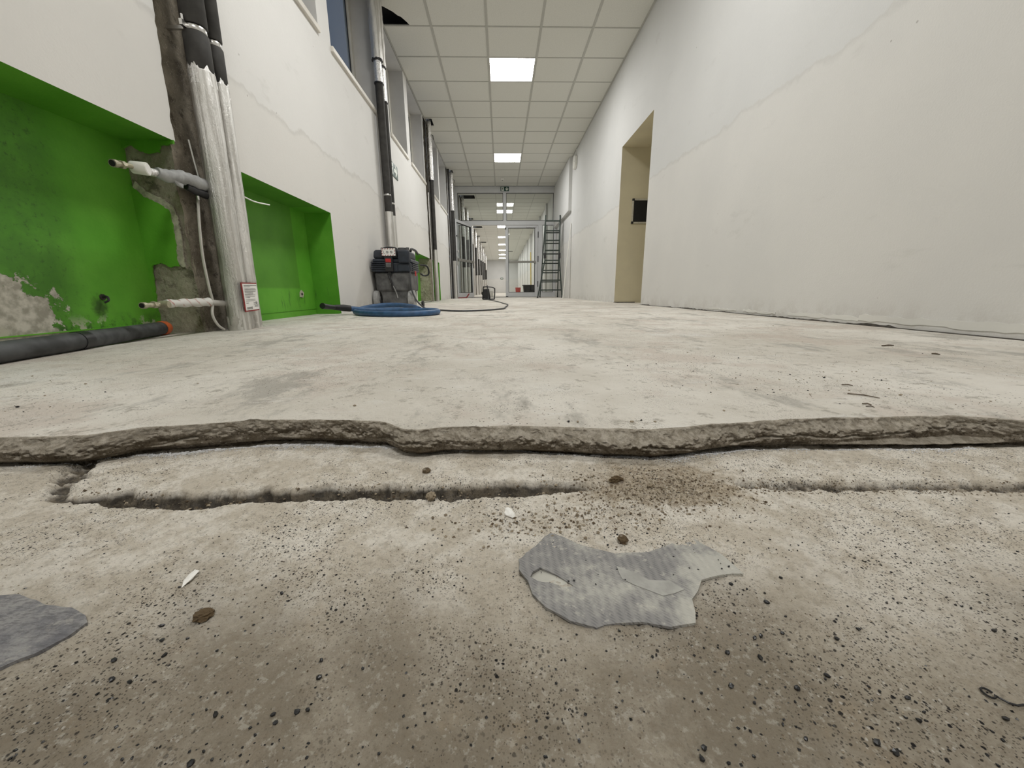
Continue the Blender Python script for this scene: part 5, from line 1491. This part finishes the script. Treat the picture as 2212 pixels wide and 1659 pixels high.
# countless fine stuff
OCT_V = np.array([(1, 0, 0), (-1, 0, 0), (0, 1, 0), (0, -1, 0), (0, 0, .7), (0, 0, -.7)], float)
OCT_F = np.array([(0, 2, 4), (2, 1, 4), (1, 3, 4), (3, 0, 4), (2, 0, 5), (1, 2, 5), (3, 1, 5), (0, 3, 5)])
def scatter(name, P, S, mat, label, cat):
    n = len(P)
    ang_ = rng.random(n) * 6.28
    jit = rng.uniform(.55, 1.2, (n, 6, 3))
    v_ = OCT_V[None] * jit * S[:, None, None]
    c_, s_ = np.cos(ang_)[:, None], np.sin(ang_)[:, None]
    X_ = v_[..., 0] * c_ - v_[..., 1] * s_; Y_ = v_[..., 0] * s_ + v_[..., 1] * c_
    v_ = np.stack([X_, Y_, v_[..., 2]], -1) + P[:, None, :]
    F_ = (OCT_F[None] + (np.arange(n) * 6)[:, None, None]).reshape(-1, 3)
    me = bpy.data.meshes.new(name)
    me.from_pydata(v_.reshape(-1, 3).tolist(), [], F_.tolist())
    me.materials.append(M[mat])
    o = bpy.data.objects.new(name, me); C.objects.link(o)
    return tag(o, label, cat, None, 'stuff')
def on_low(x, y, s_):
    return np.stack([x, y, low_h(x[None], y[None])[0] + s_ * .3], -1)
n = 8000
x = rng.uniform(-.5, .5, n); y = .10 + .30 * rng.random(n) ** 1.3
k = fbm(x, y, 16, 3) > rng.uniform(-.4, .5, n)
x, y = x[k], y[k]; s_ = .0002 + .0008 * rng.random(len(x)) ** 2
scatter('fine_black_grit', on_low(x, y, s_), s_, 'grit', 'fine black grit strewn over the lower screed', 'grit')
n = 9000
x = rng.uniform(-.6, .6, n); y = .10 + .36 * rng.random(n)
k = fbm(x, y, 9, 3) > rng.uniform(-.5, .4, n)
x, y = x[k], y[k]; s_ = rng.uniform(.0002, .0007, len(x))
x2 = rng.normal(.16, .055, 2600); y2 = rng.normal(.345, .022, 2600)
x3 = rng.normal(.05, .05, 700); y3 = rng.normal(.300, .014, 700)
x4 = rng.uniform(-.44, .10, 1300); y4 = np.interp(x4, *nl) + rng.uniform(.002, .03, 1300)
x5 = rng.uniform(.24, .6, 700); y5 = .352 - (x5 - .24) * .06 + rng.uniform(-.01, .022, 700)
xx = np.concatenate([x, x2, x3, x4, x5]); yy2 = np.concatenate([y, y2, y3, y4, y5])
ss = np.concatenate([s_, .0003 + .0015 * rng.random(2600) ** 3, .0003 + .002 * rng.random(700) ** 4, .0004 + .002 * rng.random(1300) ** 4, rng.uniform(.0004, .0012, 700)])
ok = (yy2 < .43)
scatter('brown_rubble', on_low(xx[ok], yy2[ok], ss[ok]), ss[ok], 'crumb', 'brown crumbling rubble and grit around the groove', 'rubble')
n = 24000
x = rng.uniform(-.58, .60, n)
dens_ = np.interp(x, [-.6, -.45, -.42, -.15, -.12, -.05, .04, .08, .13, .30, .33, .4, .6], [.25, .4, 1, 1, .25, 1, .9, .7, 1, 1, .4, .35, .35])
k = rng.random(n) < dens_ * (.55 + .9 * (fbm(x, x * 0 + 4, 30, 3) + .4))
x = x[k]; y = np.interp(x, xb, yb) + .002 - np.abs(rng.normal(0, .0080, len(x))) * (.55 + .9 * np.clip(fbm(x, x * 0 + 44, 24, 4, .6) + .4, 0, 2))
s_ = rng.uniform(.0005, .0013, len(x))
scatter('pale_granules', on_low(x, y, s_), s_, 'gran', 'strip of pale grey granules along the foot of the broken edge', 'granules')
n = 1500
x = np.concatenate([rng.normal(.5, .35, 1000), rng.uniform(-1.1, 1.2, 500)]); y = .50 + np.abs(rng.normal(0, .35, n))
ok = np.abs(x) < 1.25
x, y = x[ok], y[ok]; s_ = rng.uniform(.0003, .0011, len(x))
scatter('dust_crumbs', np.stack([x, y, np.full(len(x), ZF + .0002)], -1), s_, 'crumb', 'scattered dust crumbs on the upper screed', 'crumbs')
